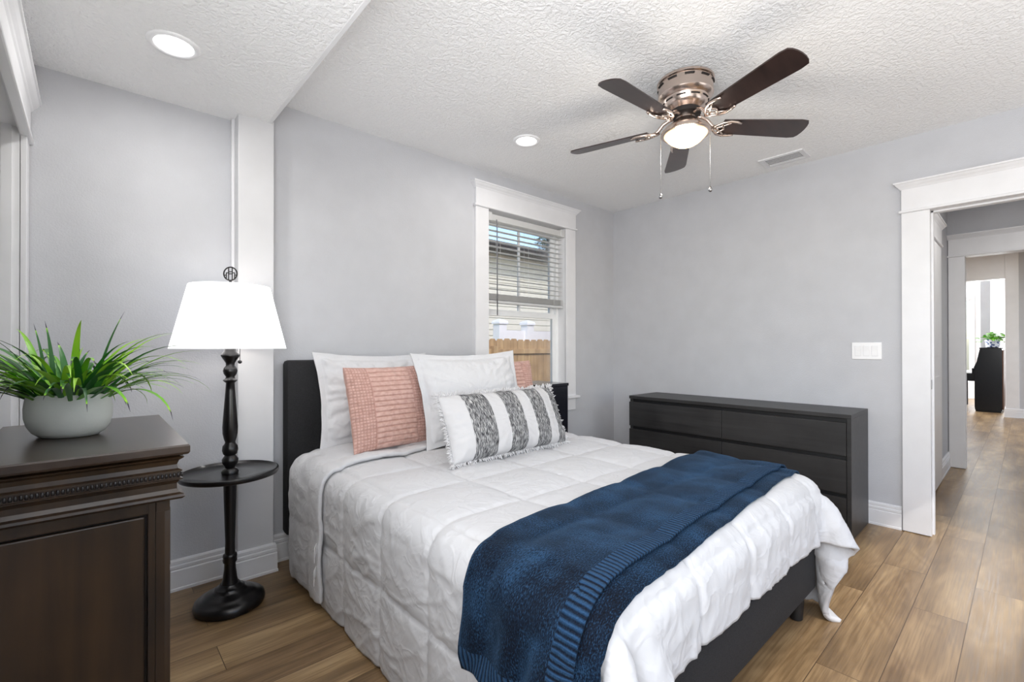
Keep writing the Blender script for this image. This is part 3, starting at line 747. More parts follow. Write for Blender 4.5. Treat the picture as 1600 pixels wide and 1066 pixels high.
# ------------------------------------------------------------------ chest in the left foreground
cx0, cx1, cy0, cy1, chh = XL+.012, .154, 1.482, 2.122, .952
ct = thing('chest_of_drawers', 'dark brown wooden chest with beaded crown moulding under the plant', 'chest', ((cx0+cx1)/2, (cy0+cy1)/2, 0))
def front3(prof):      # moulding on three sides: not into the wall
    mb = MB(); vs = []
    for d, z in prof: vs += [(cx0, cy0-d, z), (cx1+d, cy0-d, z), (cx1+d, cy1+d, z), (cx0, cy1+d, z)]
    fs = [(3, 2, 1, 0)]
    for k in range(len(prof)-1):
        for i in range(4): fs.append((4*k+i, 4*k+(i+1) % 4, 4*k+4+(i+1) % 4, 4*k+4+i))
    n = 4*(len(prof)-1); fs.append((n, n+1, n+2, n+3)); return mb.add(vs, fs)
obj('top', front3([(.030, chh-.026), (.034, chh-.024), (.037, chh-.019), (.037, chh-.004), (.034, chh)]), M['chest_top'], ct)
zt = chh-.026
obj('crown_moulding', front3([(.004, zt-.115), (.022, zt-.113), (.028, zt-.107), (.026, zt-.101), (.017, zt-.097), (.012, zt-.088), (.012, zt-.074), (.017, zt-.066), (.023, zt-.063),
     (.023, zt-.061), (.018, zt-.060), (.018, zt-.044), (.022, zt-.043), (.022, zt-.040), (.014, zt-.036), (.012, zt-.026), (.016, zt-.015), (.024, zt-.009), (.026, zt-.006), (.020, zt-.004), (.010, zt)]), M['chest'], ct)
bd = MB(); zc = zt-.052
nb = 46
for i in range(nb):
    x = cx0+.01+(cx1+.012-cx0)*i/(nb-1); bd.lathe([(0, -.0062), (.0028, -.005), (.0036, 0), (.0028, .005), (0, .0062)], (x, cy0-.0185, zc), 8)
for i in range(80):
    y = cy0-.012+(cy1-cy0+.024)*i/79; bd.lathe([(0, -.0062), (.0028, -.005), (.0036, 0), (.0028, .005), (0, .0062)], (cx1+.0185, y, zc), 8)
obj('bead_row', bd, M['chest_bead'], ct, smooth=True)
zc1 = zt-.115
def framed_side(yf, yb_, sgn):
    st = .040
    f = MB().box((cx0, yf, .09), (cx0+st, yb_, zc1), .003).box((cx1-st-.006, yf, .09), (cx1-.0305, yb_, zc1), .002).box((cx0+st-.002, yf, zc1-.030), (cx1-st-.004, yb_, zc1), .003).box((cx0+st-.002, yf, .09), (cx1-st-.004, yb_, .17), .003)
    return f
obj('side_frame', framed_side(cy0, cy0+.022, 1), M['chest'], ct)
obj('side_panel', MB().box((cx0+.045, cy0+.006, .176), (cx1-.052, cy0+.0225, zc1-.036), .004), M['chest'], ct)
obj('side_frame', framed_side(cy1-.022, cy1, 1), M['chest'], ct)
obj('side_panel', MB().box((cx0+.045, cy1-.0225, .176), (cx1-.052, cy1-.006, zc1-.036), .004), M['chest'], ct)
obj('carcass', MB().box((cx0, cy0+.020, .05), (cx1-.014, cy1-.020, zc1)), M['chest_bead'], ct)
for y in (cy0, cy1-.03): obj('corner_post', MB().prism([(cx1-.03, y), (cx1-.012, y), (cx1, y+.010), (cx1, y+.020), (cx1-.006, y+.03), (cx1-.03, y+.03)], .06, zc1-.028, 2).box((cx1-.03, y+.0005, zc1-.03), (cx1-.001, y+.03, zc1), .002), M['chest'], ct)
for i in range(4):
    z0 = .12+i*.168
    obj('drawer', MB().box((cx1-.014, cy0+.036, z0), (cx1+.004, cy1-.036, z0+.158), .004), M['chest'], ct)
obj('base_moulding', front3([(.0, 0), (.018, 0), (.020, .06), (.012, .075), (.004, .09)]), M['chest'], ct)

# ------------------------------------------------------------------ plant on the chest
PX, PY, PZ = -.044, 1.815, chh
pl = thing('potted_grass_plant', 'arching green grass plant in a pale oval pot on the chest', 'plant', (PX, PY, PZ))
ax = math.radians(-40); Rz = Matrix.Rotation(ax, 3, 'Z')
def oval(prof, sx, sy, seg=48):
    mb = MB().lathe(prof, (0, 0, 0), seg, sx, sy)
    mb.v = [tuple(Rz @ Vector((v[0]*.85, v[1]*.85, v[2]*.93))+Vector((PX, PY, PZ))) for v in mb.v]; return mb
obj('pot', oval([(.070, 0), (.082, .002), (.100, .014), (.114, .034), (.121, .058), (.122, .086), (.118, .112), (.114, .126), (.111, .128), (.108, .125), (.108, .105), (.106, .10)], 1., .74), M['pot'], pl, smooth=True, auto=50)
obj('soil', oval([(0, .112), (.06, .113), (.1035, .108)], 1., .74), M['soil'], pl, smooth=True)
lfm = MB(); la = []
rnd = random.Random(21)
def blade_leaf(bx, by, az, length, el, droop, wid, tone):
    n = 12; p = Vector((bx, by, .108)); e = el; d = Vector((math.cos(az), math.sin(az), 0)); sd_ = Vector((-math.sin(az), math.cos(az), 0)); pts = []
    for i in range(n+1):
        pts.append((p.copy(), e)); st = length/n
        p = p+(d*math.cos(e)+Vector((0, 0, 1))*math.sin(e))*st; e -= droop*(.35+1.4*i/n)/n
    vs = []
    for i, (q, e) in enumerate(pts):
        t = i/n; wv = wid*(min(1, .55+1.6*t) if t < .28 else 1)*(1-max(0, (t-.35)/.65)**1.5)+.0005
        up_ = Vector((-d.x*math.sin(e), -d.y*math.sin(e), math.cos(e)))
        for s_, o in ((-1, .0), (0, -.22), (1, .0)):
            qq = q+sd_*s_*wv/2+up_*(o*wv*.5)
            vs.append(tuple(Rz @ qq*.92+Vector((PX, PY, PZ-.008))))
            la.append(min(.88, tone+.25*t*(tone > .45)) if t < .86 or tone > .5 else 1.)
    fs = []
    for i in range(n):
        for k in range(2): fs.append((3*i+k, 3*i+k+1, 3*i+k+4, 3*i+k+3))
    lfm.add(vs, fs)
for k in range(185):
    r = math.sqrt(rnd.random())*.86; a = rnd.uniform(0, 2*PI); bx, by = .098*r*math.cos(a), .07*r*math.sin(a)
    az = math.atan2(by*1.0, bx)+rnd.uniform(-.55, .55)
    ln = rnd.uniform(.18, .33)*(.85+.35*r)
    el = rnd.uniform(.75, 1.45)-.35*r
    tone = rnd.choice([.15, .25, .35, .4, .5, .58, .66, .74])
    blade_leaf(bx, by, az, ln, el, rnd.uniform(1.1, 2.5)*(.6+.5*r), rnd.uniform(.012, .020), tone)
for az, ln, el, dp in ((-.05, .33, .72, 1.0), (.25, .31, .85, 1.25), (-.3, .32, .9, 1.4), (PI-.1, .36, .75, .8), (PI+.25, .36, .6, .7), (PI-.4, .34, .9, 1.0), (.1, .30, 1.35, .3), (2.8, .26, 1.5, .35), (PI, .25, 1.45, .2)):
    blade_leaf(.06*math.cos(az), .045*math.sin(az), az, ln, el, dp, .014, .25)
lfm.attr['leaf'] = la
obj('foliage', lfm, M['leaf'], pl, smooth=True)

# ------------------------------------------------------------------ floor lamp with tray
LX, LY = .485, 2.500
lp = thing('floor_lamp', 'dark floor lamp with round tray table and lit white shade', 'lamp', (LX, LY, 0))
cl = (LX, LY, 0)
obj('base', MB().lathe([(.132, 0), (.143, .006), (.146, .02), (.142, .036), (.130, .046), (.112, .052), (.108, .058), (.094, .066), (.074, .072), (.064, .078), (.060, .088), (.046, .094), (.040, .104)], cl, 64), M['lampblack'], lp, smooth=True, auto=40)
obj('pole', MB().lathe([(.036, .100), (.029, .13), (.0245, .17), (.023, .20), (.028, .202), (.030, .212), (.028, .222), (.030, .228), (.028, .238), (.021, .242), (.020, .30), (.026, .50), (.0275, .58), (.028, .605)], cl, 32), M['lampblack'], lp, smooth=True, auto=50)
obj('tray', MB().lathe([(0, .600), (.10, .600), (.188, .602), (.200, .606), (.205, .616), (.203, .626), (.197, .628), (.191, .620), (.186, .614), (.10, .612), (0, .612)], cl, 64), M['lampblack'], lp, smooth=True, auto=50)
obj('column', MB().lathe([(.034, .612), (.036, .622), (.030, .634), (.020, .640), (.024, .65), (.033, .665), (.034, .68), (.026, .692), (.022, .698), (.029, .706), (.033, .722), (.031, .742), (.023, .752), (.021, .76),
     (.026, .775), (.031, .80), (.032, .83), (.026, .92), (.020, 1.00), (.018, 1.035), (.026, 1.042), (.031, 1.048), (.020, 1.056), (.018, 1.064), (.027, 1.078), (.030, 1.092), (.026, 1.105), (.018, 1.116), (.019, 1.128), (.026, 1.140), (.036, 1.156), (.039, 1.164), (.034, 1.174), (.026, 1.182), (.024, 1.235), (.012, 1.245), (.012, 1.30)], cl, 36), M['lampblack'], lp, smooth=True, auto=60)
sh = MB(); seg = 72; r0_, r1_, z0_, z1_ = .236, .166, 1.195, 1.486
sh.lathe([(r0_, z0_), (r1_, z1_), (r1_-.003, z1_), (r0_-.003, z0_), (r0_, z0_)], cl, seg, cap=False)
so = obj('lamp_shade', sh, M['shade'], lp, smooth=True, auto=40)
sp = MB()
for k in range(3):
    a = 2*PI*k/3+.4; sp.tube([(LX+.012*math.cos(a), LY+.012*math.sin(a), 1.478), (LX+.163*math.cos(a), LY+.163*math.sin(a), 1.482)], .002, 6)
sp.tube([(LX, LY, 1.28), (LX, LY, 1.51)], .004, 8)
obj('spider', sp, M['lampblack'], so, smooth=True)
obj('bulb', MB().lathe([(0, .045), (.02, .042), (.03, .02), (.026, -.005), (.014, -.03), (.014, -.05)], (LX, LY+.0, 1.36), 20), emit('lit_bulb', (255, 240, 220), 6.), lp, smooth=True)
light('lamp_bulb_light', 'POINT', (LX, LY, 1.40), .7, (1, .93, .84), shadow_soft_size=.04)
# finial: ring with a fret inside
fc = Vector((LX, LY, 1.545)); fx = rt.copy(); fx.z = 0; fx.normalize(); fz = Vector((0, 0, 1))
fm = MB(); R_ = .031
fm.tube([fc+fx*R_*math.cos(2*PI*k/28)+fz*R_*math.sin(2*PI*k/28) for k in range(28)], .0032, 8, True)
def bar(a, b): fm.tube([fc+fx*a[0]*R_+fz*a[1]*R_, fc+fx*b[0]*R_+fz*b[1]*R_], .0025, 6)
for s_ in (1, -1):
    bar((s_*.28, -.92), (s_*.28, .92)); bar((s_*.62, -.72), (s_*.62, .15)); bar((s_*.28, .15), (s_*.62, .15))
bar((-.28, 0), (.28, 0)); bar((-.28, .3), (.28, .3)); bar((-.95, -.2), (-.62, -.2)); bar((.95, -.2), (.62, -.2))
fm.tube([(LX, LY, 1.495), (LX, LY, 1.515)], [.008, .005], 10)
obj('finial', fm, M['lampblack'], lp, smooth=True)
px_, py_ = LX+.045*rt.x, LY+.045*rt.y
pc = obj('pull_chain', MB().tube([(LX+.01*rt.x, LY+.01*rt.y, 1.24), (px_, py_, 1.235), (px_, py_, 1.14)], .0015, 6), M['lampblack'], lp)
obj('chain_ball', MB().lathe([(0, -.009), (.007, -.006), (.0095, 0), (.007, .006), (0, .009)], (px_, py_, 1.133), 16), M['lampblack'], pc, smooth=True)

# ------------------------------------------------------------------ bed
BX0, BX1, BY0, BY1 = .835, 2.385, .632, 2.735
bed = thing('bed', 'charcoal upholstered bed with tall headboard against the window wall', 'bed', ((BX0+BX1)/2, (BY0+BY1)/2, 0))
hb = MB().box((.800, 2.725, .16), (2.42, 2.818, 1.128), .022)
obj('headboard', hb, M['headboard'], bed, smooth=True, auto=40)
obj('side_rail', MB().box((BX0, BY0+.03, .135), (BX0+.045, BY1, .335), .012), M['headboard'], bed, smooth=True, auto=40)
obj('side_rail', MB().box((BX1-.045, BY0+.03, .135), (BX1, BY1, .335), .012), M['headboard'], bed, smooth=True, auto=40)
obj('foot_rail', MB().box((BX0, BY0, .135), (BX1, BY0+.05, .335), .012), M['headboard'], bed, smooth=True, auto=40)
obj('platform', MB().box((BX0+.04, BY0+.045, .27), (BX1-.04, BY1, .31)), M['matblack'], bed)
for x in (BX0+.09, BX1-.07):
    for y in (BY0+.06, BY1-.12): obj('leg', MB().lathe([(.022, 0), (.026, .004), (.034, .137)], (x, y, 0), 20), M['matblack'], bed, smooth=True, auto=40)
obj('mattress', MB().box((BX0+.02, BY0+.035, .31), (BX1-.02, BY1-.015, .575), .05), M['mattress'], bed, smooth=True, auto=60)

# --- cloth: position-based relaxation of a sheet falling over the bed
def box_push(P, lo, hi, r, off):
    c = (lo+hi)/2; b = (hi-lo)/2-r
    q = P-c; aq = np.abs(q)-b; v = np.maximum(aq, 0); d = np.linalg.norm(v, axis=-1)
    near = d < r+off
    inside = (d < 1e-6)
    n = v/np.maximum(d, 1e-6)[..., None]*np.sign(q)
    tgt = c+np.clip(q, -b, b)+n*(r+off)
    out = np.where(near[..., None], tgt, P)
    if inside.any():
        t2 = P.copy(); t2[..., 2] = hi[2]+off; out = np.where(inside[..., None], t2, out)
    return out, near
def project(P, A, B, rest, k):
    d = P[B]-P[A]; ln = np.sqrt((d*d).sum(-1, keepdims=True))+1e-9
    cor = d*(.5*k*(ln-rest)/ln)
    P[A] += cor; P[B] -= cor
def pairs(ny, nx, di, dj):
    """index slices for all edges (i,j)-(i+di,j+dj), split so that no pass touches a vertex twice"""
    I, J = np.meshgrid(np.arange(ny), np.arange(nx), indexing='ij'); ok = (I+di < ny) & (I+di >= 0) & (J+dj < nx) & (J+dj >= 0)
    I, J = I[ok], J[ok]; s_ = max(abs(di), abs(dj)); key = ((J//s_) if dj and not di else (I//s_)) % 2
    a = I*nx+J; b = (I+di)*nx+(J+dj)
    return [(a[key == k], b[key == k]) for k in (0, 1)]
def drape(P, h, lo, hi, r, off, steps, iters, bvh=None, boff=.012, bend=.25, pin=None, floor=.006, grav=9.8, seed=1, damp=.985):
    ny, nx, _ = P.shape; P = P.reshape(-1, 3).copy(); V = np.zeros_like(P); dt = 1/60
    cons = []
    for di, dj, kk in ((0, 1, 1.), (1, 0, 1.), (1, 1, .5), (1, -1, .5), (0, 2, bend), (2, 0, bend)):
        rest = h*math.hypot(di, dj)
        cons += [(a, b, rest, kk) for a, b in pairs(ny, nx, di, dj)]
    P0 = P.copy()
    for s in range(steps):
        V[:, 2] -= grav*dt; V *= damp; Q = P+V*dt
        for it in range(iters):
            for a, b, rest, kk in cons: project(Q, a, b, rest, kk)
            if it % 3 == 2 or it == iters-1:
                Q, near = box_push(Q, lo, hi, r, off); fl = Q[:, 2] < floor; Q[fl, 2] = floor
                if pin is not None: Q[pin] = P0[pin]
        if bvh is not None:
            for i in range(len(Q)):
                hit = bvh.find_nearest(Q[i], .12)
                if hit[0] is None: continue
                n_ = hit[1]; dd = (Vector(Q[i])-hit[0]).dot(n_)
                if dd < boff:
                    Q[i] = np.array(hit[0]+n_*boff); near[i] = True
        V = (Q-P)/dt; V[near] *= .25; V[fl] *= .2
        P = Q
    return P.reshape(ny, nx, 3)
def upsample(P, k):
    """Catmull-Rom refinement of a grid by an integer factor"""
    def one(P):
        n = P.shape[0]; E = np.concatenate([2*P[:1]-P[1:2], P, 2*P[-1:]-P[-2:-1]]); out = []
        for j in range(k):
            t = j/k; p0, p1, p2, p3 = E[:n-1], E[1:n], E[2:n+1], E[3:n+2]
            out.append(.5*((2*p1)+(-p0+p2)*t+(2*p0-5*p1+4*p2-p3)*t*t+(-p0+3*p1-3*p2+p3)*t**3))
        R = np.stack(out, 1).reshape(-1, *P.shape[1:]); return np.concatenate([R, P[-1:]])
    return one(one(P).swapaxes(0, 1)).swapaxes(0, 1)
def normals(P):
    du = np.gradient(P, axis=1); dv = np.gradient(P, axis=0); n = np.cross(du, dv); return n/(np.linalg.norm(n, axis=-1, keepdims=True)+1e-9)
def grid_mb(P, uvs=None):
    ny, nx, _ = P.shape; mb = MB(); idx = np.arange(ny*nx).reshape(ny, nx)
    mb.v = [tuple(p) for p in P.reshape(-1, 3)]
    mb.f = [tuple(q) for q in np.stack([idx[:-1, :-1], idx[:-1, 1:], idx[1:, 1:], idx[1:, :-1]], -1).reshape(-1, 4).tolist()]
    if uvs is not None: mb.uv = [tuple(q) for q in uvs.reshape(-1, 2)]
    return mb
def vnoise(U, V, sx, sy, seed):
    f = np.vectorize(lambda a, b: mnoise.noise(Vector((a*sx+seed*7.3, b*sy-seed*3.1, seed*1.7)))); return f(U, V)
lo = np.array([BX0, BY0, -1.]); hi = np.array([BX1, BY1+.3, .592])
h = .0265
cxl, cyl = .285, .488
nx, ny = int(2.63/h)+1, int(2.15/h)+1
U, V_ = np.meshgrid(np.arange(nx)*h, np.arange(ny)*h)
P = np.stack([cxl+U, cyl+V_-.03*(U-1.3)*np.clip(1-V_/1.2, 0, 1), .65+.006*np.sin(9*U)*np.sin(7*V_)+.004*np.random.randn(ny, nx)], -1)
P = drape(P, h, lo, hi, .06, .028, 110, 26, bend=.35)
k = 3
P3 = upsample(P, k); ny3, nx3 = P3.shape[:2]
U3, V3 = np.meshgrid(np.arange(nx3)*h/k, np.arange(ny3)*h/k)
sq = .335
su = np.abs(np.sin(PI*(U3-.285)/sq)); sv = np.abs(np.sin(PI*(V3-(1.357-cyl))/sq))
wu = vnoise(U3, V3, 7, 7, 1); 
puff = .021*np.minimum(su, 1)**.36*np.minimum(sv, 1)**.36-.004*np.maximum(np.exp(-(su/.07)**2), np.exp(-(sv/.07)**2))
wr = .0030*vnoise(U3, V3, 6, 4, 2)+.0020*vnoise(U3+.1*V3, V3, 8, 20, 3)+.0014*vnoise(U3, V3+.3*U3, 26, 9, 4)
seamk = np.exp(-((np.minimum(su, sv)/.34)**2))
wr = wr*(1+1.9*0.42*np.clip(1-np.abs(normals(P3)[..., 2]), 0, 1)**.7)
rid = np.abs(vnoise(U3+.5*V3, V3-.6*U3, 7, 3.2, 14)); rid2 = np.abs(vnoise(U3-.5*V3, V3+.4*U3, 13, 4.5, 15))
side_ = np.clip(1-np.abs(normals(P3)[..., 2]), 0, 1)**.7
wr = wr+(.25+side_)*(.0038*np.exp(-(rid/.07)**2)+.0020*np.exp(-(rid2/.08)**2))
wr = wr+seamk*(.35+.65*side_)*.0034*np.where(su < sv, vnoise(U3, V3, 5, 36, 5), vnoise(U3, V3, 36, 5, 6))
N = normals(P3)
if N[ny3//2, nx3//2, 2] < 0: N = -N
C3 = P3+N*(puff+wr)[..., None]
cmb = grid_mb(C3)
bvh_c = BVHTree.FromPolygons(cmb.v, cmb.f)
cf = thing('comforter', 'white box-stitched comforter spread over the bed', 'comforter', ((BX0+BX1)/2, 1.4, .64))
co = obj('quilted_sheet', cmb, M['comforter'], cf, smooth=True, recalc=False)
def solid(o, t, off=-1):
    s_ = o.modifiers.new('solid', 'SOLIDIFY'); s_.thickness = t; s_.offset = off; s_.use_even_offset = False
def orient_up(o, sign_pt=None):
    pass
solid(co, .022)

# turned-back upper end of the comforter, hanging down the near side
h2 = .026; nx2 = int(1.95/h2)+1; ny2 = int(.44/h2)+1
U, V_ = np.meshgrid(np.arange(nx2)*h2, np.arange(ny2)*h2)
P = np.stack([.355+U, 2.10+V_+.20*np.clip((U-.55)/.7, 0, 1)**1.2+.10*np.clip((.36-U)/.36, 0, 1)+.012*np.sin(5*U), .69+.004*np.random.randn(ny2, nx2)], -1)
P = drape(P, h2, lo, hi, .06, .034, 70, 18, bvh=bvh_c, boff=.022, bend=.3)
P2 = upsample(P, 3); ny3, nx3 = P2.shape[:2]
U3, V3 = np.meshgrid(np.arange(nx3)*h2/3, np.arange(ny3)*h2/3)
N = normals(P2)
if N[ny3//2, nx3//2, 2] < 0: N = -N
puff = .012*np.abs(np.sin(PI*(U3-.30)/sq))**.5*np.clip(V3/.05, 0, 1)**.5*np.clip((.43-V3)/.05, 0, 1)**.5
P2 = P2+N*(puff+.006*vnoise(U3, V3, 9, 16, 8)+.003*vnoise(U3, V3, 26, 20, 9))[..., None]
fb = obj('turned_back_end', grid_mb(P2), M['comforter'], cf, smooth=True, recalc=False); solid(fb, .018)
for (u_, dz_) in ((.245, 0), (.15, 0)):
    j = int(u_/(h2/3)); p = P2[1, j]; 
    tg = MB(); a = np.array(p); 
    pts = [a+np.array([-.004, 0, 0]), a+np.array([-.024, -.034, -.004]), a+np.array([-.034, -.060, -.016])]
    w_ = .022
    for i, q in enumerate(pts): tg.v += [tuple(q+np.array([0, 0, w_])), tuple(q-np.array([0, 0, w_])), tuple(q+np.array([-.0015, 0, w_])), tuple(q+np.array([-.0015, 0, -w_]))]
    for i in range(2): n_ = 4*i; tg.f += [(n_, n_+1, n_+5, n_+4), (n_+2, n_+6, n_+7, n_+3), (n_, n_+4, n_+6, n_+2), (n_+1, n_+3, n_+7, n_+5)]
    tg.f += [(0, 2, 3, 1), (8, 9, 11, 10)]
    obj('care_tag', tg, M['tag'], cf)

# navy throw
h3 = .0225; tl, tw = 1.985, .452
nxt, nyt = int(tl/h3)+1, int(tw/h3)+1
U, V_ = np.meshgrid(np.arange(nxt)*h3, np.arange(nyt)*h3)
dirx = np.array([math.cos(.06), math.sin(.06)]); nrm_ = np.array([-dirx[1], dirx[0]])
ox, oy = .605, .60
P = np.stack([ox+U*dirx[0]+V_*nrm_[0], oy+U*dirx[1]+V_*nrm_[1], np.full_like(U, .71)+.004*np.random.randn(*U.shape)], -1)
P = drape(P, h3, lo, hi, .06, .050, 75, 18, bvh=bvh_c, boff=.016, bend=.12)
PT = upsample(P, 2); nyT, nxT = PT.shape[:2]
UT_, VT_ = np.meshgrid(np.arange(nxT)*h3/2, np.arange(nyT)*h3/2)
def clear(G, bvh, off):
    out = G.copy().reshape(-1, 3)
    for i in range(len(out)):
        hit = bvh.find_nearest(out[i], .15)
        if hit[0] is not None:
            dd = (Vector(out[i])-hit[0]).dot(hit[1])
            if dd < off: out[i] = np.array(hit[0]+hit[1]*off)
    return out.reshape(G.shape)
hang = np.clip((.56-PT[..., 2])/.25, 0, 1)*(PT[..., 0] < 1.2)
PT[..., 0] -= hang*(.010+.013*np.sin(2*PI*(VT_+.12*np.sin(6*UT_))/.15)+.007*vnoise(UT_, VT_, 3, 16, 22))
PT = clear(PT, bvh_c, .013)
UT, VT = np.meshgrid(np.arange(nxT)*h3/2, np.arange(nyT)*h3/2)
N = normals(PT)
if N[nyT//2, nxT//2, 2] < 0: N = -N
th = thing('throw_blanket', 'navy blue chenille throw folded across the foot of the bed', 'blanket', (1.5, .85, .7))
i0 = int(.058/(h3/2))
top = PT[i0:]+N[i0:]*(.010+.004*vnoise(UT[i0:], VT[i0:], 5, 9, 12)+.004)[..., None]
uv = np.stack([UT[i0:], VT[i0:]-VT[i0, 0]], -1)
t1 = obj('upper_layer', grid_mb(top, uv), M['throw'], th, smooth=True, recalc=False); solid(t1, .008)
i1 = int(.24/(h3/2))
j0 = 6
low = PT[:i1, j0:]-N[:i1, j0:]*.002
uv = np.stack([UT[:i1, j0:], VT[:i1, j0:]+.06], -1)
t2 = obj('lower_layer', grid_mb(low, uv), M['throw'], th, smooth=True, recalc=False); solid(t2, .006)

# ------------------------------------------------------------------ pillows
def cushion(w_, h_, t_, n=72, flange=0., p=2.6, seed=1, wrinkle=.006, pinch=.035, fn=None):
    """returns MB in local space: x width, z height (0..h), y thickness (front = -y)"""
    mb = MB(); us = np.linspace(-1, 1, n); nz = max(24, int(n*h_/w_)); vs_ = np.linspace(-1, 1, nz)
    Ug, Vg = np.meshgrid(us, vs_)
    fx_, fz_ = (w_/2-flange)/(w_/2), (h_/2-flange)/(h_/2)
    iu, iv_ = np.clip(np.abs(Ug)/fx_, 0, 1), np.clip(np.abs(Vg)/fz_, 0, 1)
    prof = ((1-iu**p)*(1-iv_**p)).clip(0, 1)**.48
    X = Ug*w_/2*(1-pinch*(1-Vg**2)); Z = Vg*h_/2*(1-pinch*1.2*(1-Ug**2))
    wn_ = wrinkle*(vnoise(Ug*w_, Vg*h_, 8, 8, seed)+.45*vnoise(Ug*w_, Vg*h_, 19, 19, seed+1))
    ang_ = np.arctan2(Vg, Ug); rr_ = np.hypot(Ug, Vg)
    wn_ = wn_+wrinkle*.8*np.vectorize(lambda a, r: mnoise.noise(Vector((7*math.cos(a), 7*math.sin(a), r*1.2+seed))))(ang_, rr_)
    ed = np.exp(-((1-np.maximum(iu, iv_))/.35)**2)
    wr_ = wn_*(.35+1.1*ed)*(prof > 0)
    fl = .006*vnoise(Ug*w_, Vg*h_, 8, 8, seed+4)*(1-np.minimum(1, prof*3)) if flange else 0
    e1 = (.0025 if flange else .0006)
    front = np.stack([X, -(t_/2*prof+wr_+e1)+fl, Z+h_/2], -1); back = np.stack([X, t_/2*prof+wr_*.7+e1+fl, Z+h_/2], -1)
    if fn: front = fn(front, Ug, Vg, prof)
    idx = np.arange(n*nz).reshape(nz, n)
    q = np.stack([idx[:-1, :-1], idx[:-1, 1:], idx[1:, 1:], idx[1:, :-1]], -1).reshape(-1, 4)
    mb.v = [tuple(a) for a in front.reshape(-1, 3)]+[tuple(a) for a in back.reshape(-1, 3)]
    k_ = n*nz; mb.f = [tuple(a) for a in q.tolist()]+[tuple((a+k_)[::-1]) for a in q]
    ring = list(idx[0])+list(idx[1:, -1])+list(idx[-1, ::-1][1:])+list(idx[::-1, 0][1:-1])
    for i in range(len(ring)): a, b = ring[i], ring[(i+1) % len(ring)]; mb.f.append((a, a+k_, b+k_, b))
    mb.uv = [(a*w_, b*h_) for a, b in zip(Ug.ravel(), Vg.ravel())]*2
    return mb, Ug, Vg
def pose(mb, loc, lean, yaw_=0, roll_=0):
    m_ = Matrix.Translation(loc) @ Matrix.Rotation(yaw_, 4, 'Z') @ Matrix.Rotation(-lean, 4, 'X') @ Matrix.Rotation(roll_, 4, 'Y')
    mb.v = [tuple(m_ @ Vector(v)) for v in mb.v]; return mb, m_
rad = math.radians
ZB = .655
def sham(label, w_, h_, t_, loc, lean, yaw_, roll_, seed):
    mb, _, _ = cushion(w_, h_, t_, 120, .035, 2.3, seed, .009, .075)
    pose(mb, loc, lean, yaw_, roll_)
    o = obj('pillow', mb, M['sham'], smooth=True); tag(o, label, 'pillow', 'white pillows with flanged edges'); return o
sham('white flanged pillow leaning on the headboard behind the blush cushion', .74, .53, .16, (1.265, 2.515, ZB), rad(14), rad(3), rad(1), 31)
sham('white flanged pillow standing in the middle behind the striped cushion', .75, .56, .17, (1.725, 2.16, ZB-.012), rad(19), rad(-4), rad(-1), 41)
def quilted(label, w_, h_, t_, loc, lean, yaw_, seed):
    side = .215
    def seamf(Ug, Vg):
        uu = (Ug+1)/2*w_; vv = (Vg+1)/2*h_; m_ = .0028
        d_h = np.abs((vv+.014) % .028-.014)
        sidez = (uu < .115) | (uu > w_-.115)
        d_g = np.abs((vv+.008) % .016-.008); d_v = np.abs((uu+.008) % .016-.008)
        d_b = np.minimum(np.abs(uu-.115), np.abs(uu-(w_-.115)))
        s_ = np.where(sidez, np.maximum(np.exp(-(d_g/.0022)**2), np.exp(-(d_v/.0022)**2)), np.exp(-(d_h/.0034)**2))
        return np.maximum(s_, np.exp(-(d_b/.0028)**2))
    def fn(F, Ug, Vg, prof):
        s_ = seamf(Ug, Vg); F = F.copy(); F[..., 1] += s_*.0042*np.minimum(1, prof*3); return F
    mb, Ug, Vg = cushion(w_, h_, t_, 220, 0., 2.3, seed, .006, .03, fn)
    s_ = list((seamf(Ug, Vg)*.6).ravel()); mb.attr['seam'] = s_+[0.]*len(s_)
    pose(mb, loc, lean, yaw_)
    o = obj('cushion', mb, M['pink'], smooth=True); tag(o, label, 'cushion', 'blush quilted cushions'); return o
quilted('blush pink channel-quilted cushion left of the centre white pillow', .49, .455, .14, (1.232, 2.305, ZB), rad(15), rad(5), 51)
quilted('blush quilted cushion mostly hidden right of the centre white pillow', .48, .46, .13, (2.175, 2.385, ZB), rad(14), rad(-2), 61)
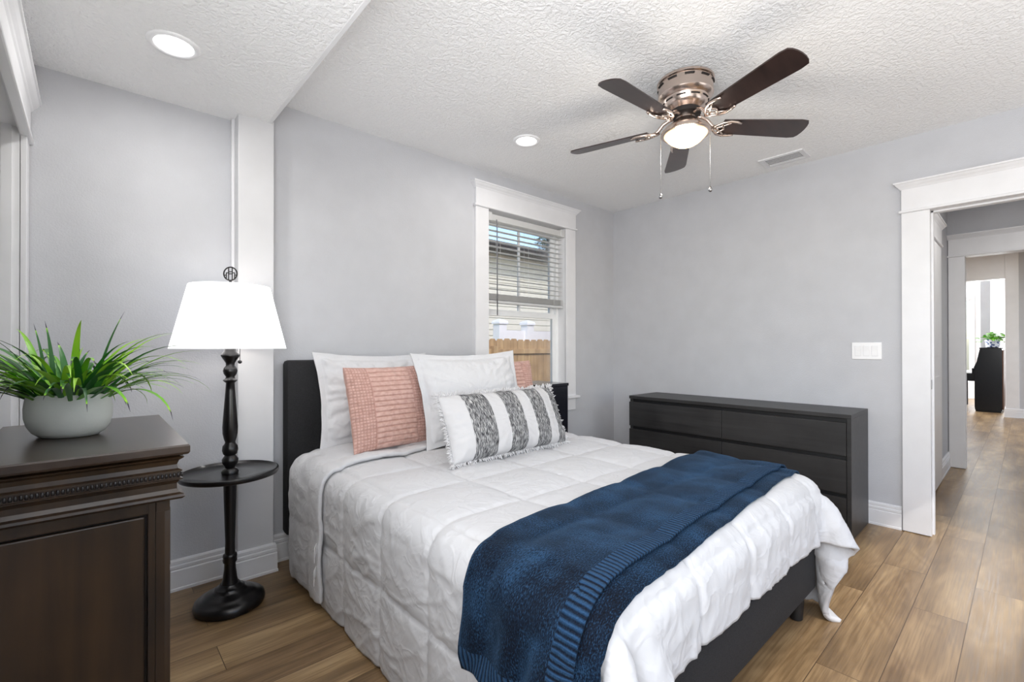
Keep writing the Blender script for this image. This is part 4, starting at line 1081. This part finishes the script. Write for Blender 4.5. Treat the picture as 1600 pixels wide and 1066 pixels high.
def lumbar():
    w_, h_, t_ = .80, .335, .18
    bands = [(.135, .305), (.415, .560), (.660, .80), (.895, 1.01)]
    def bandf(u): return np.clip(sum(((u > a) & (u < b)).astype(float) for a, b in bands), 0, 1)
    def fn(F, Ug, Vg, prof):
        bb_ = bandf((Ug+1)/2); F = F.copy(); F[..., 1] -= bb_*(.004+.0022*vnoise(Ug*w_, Vg*h_, 160, 18, 3))*np.minimum(1, prof*3); return F
    mb, Ug, Vg = cushion(w_, h_, t_, 200, 0., 2.5, 71, .006, .02, fn)
    b_ = list(bandf((Ug+1)/2).ravel()); mb.attr['band'] = b_+b_
    _, m_ = pose(mb, (1.655, 1.80, .652), rad(24), rad(1.0), 0)
    root = thing('lumbar_cushion', 'long lumbar cushion with black and white yarn stripes and fringe', 'cushion', (1.655, 1.80, .652))
    obj('cushion_body', mb, M['lumbar'], root, smooth=True)
    fr = MB(); rg = random.Random(5)
    def tuft(x, z, dx, dz):
        for q in range(2):
            ln = rg.uniform(.014, .030); a = rg.uniform(-.6, .6); sx_, sz_ = dx*math.cos(a)-dz*math.sin(a), dx*math.sin(a)+dz*math.cos(a); yo = rg.uniform(-.008, .008)
            pts = [(x, rg.uniform(-.004, .004), z), (x+sx_*ln*.5, yo, z+sz_*ln*.5+.003), (x+sx_*ln, yo*2+rg.uniform(-.006, .006), z+sz_*ln)]
            fr.tube([tuple(m_ @ Vector(p)) for p in pts], [.0022, .003, .0016], 5)
    n = 110
    for i in range(n):
        t = i/(n-1); x = (t-.5)*w_; sh_ = h_/2*(1-.024*(1-(2*t-1)**2))
        tuft(x, h_/2+sh_-.003, 0, 1); tuft(x, h_/2-sh_+.003, 0, -1)
    for i in range(56):
        t = i/55; z = t*h_; s_ = w_/2*(1-.02*(1-(2*t-1)**2)); tuft(-s_+.002, z, -1, 0); tuft(s_-.002, z, 1, 0)
    for x, z in ((-w_/2, 0), (-w_/2, h_), (w_/2, h_), (w_/2, 0)):
        for q in range(16): tuft(x, z, (1 if x > 0 else -1)*.7, (1 if z > 0 else -1)*.7)
    o = obj('fringe', fr, M['fringe'], root, smooth=True); o['kind'] = 'stuff'
lumbar()
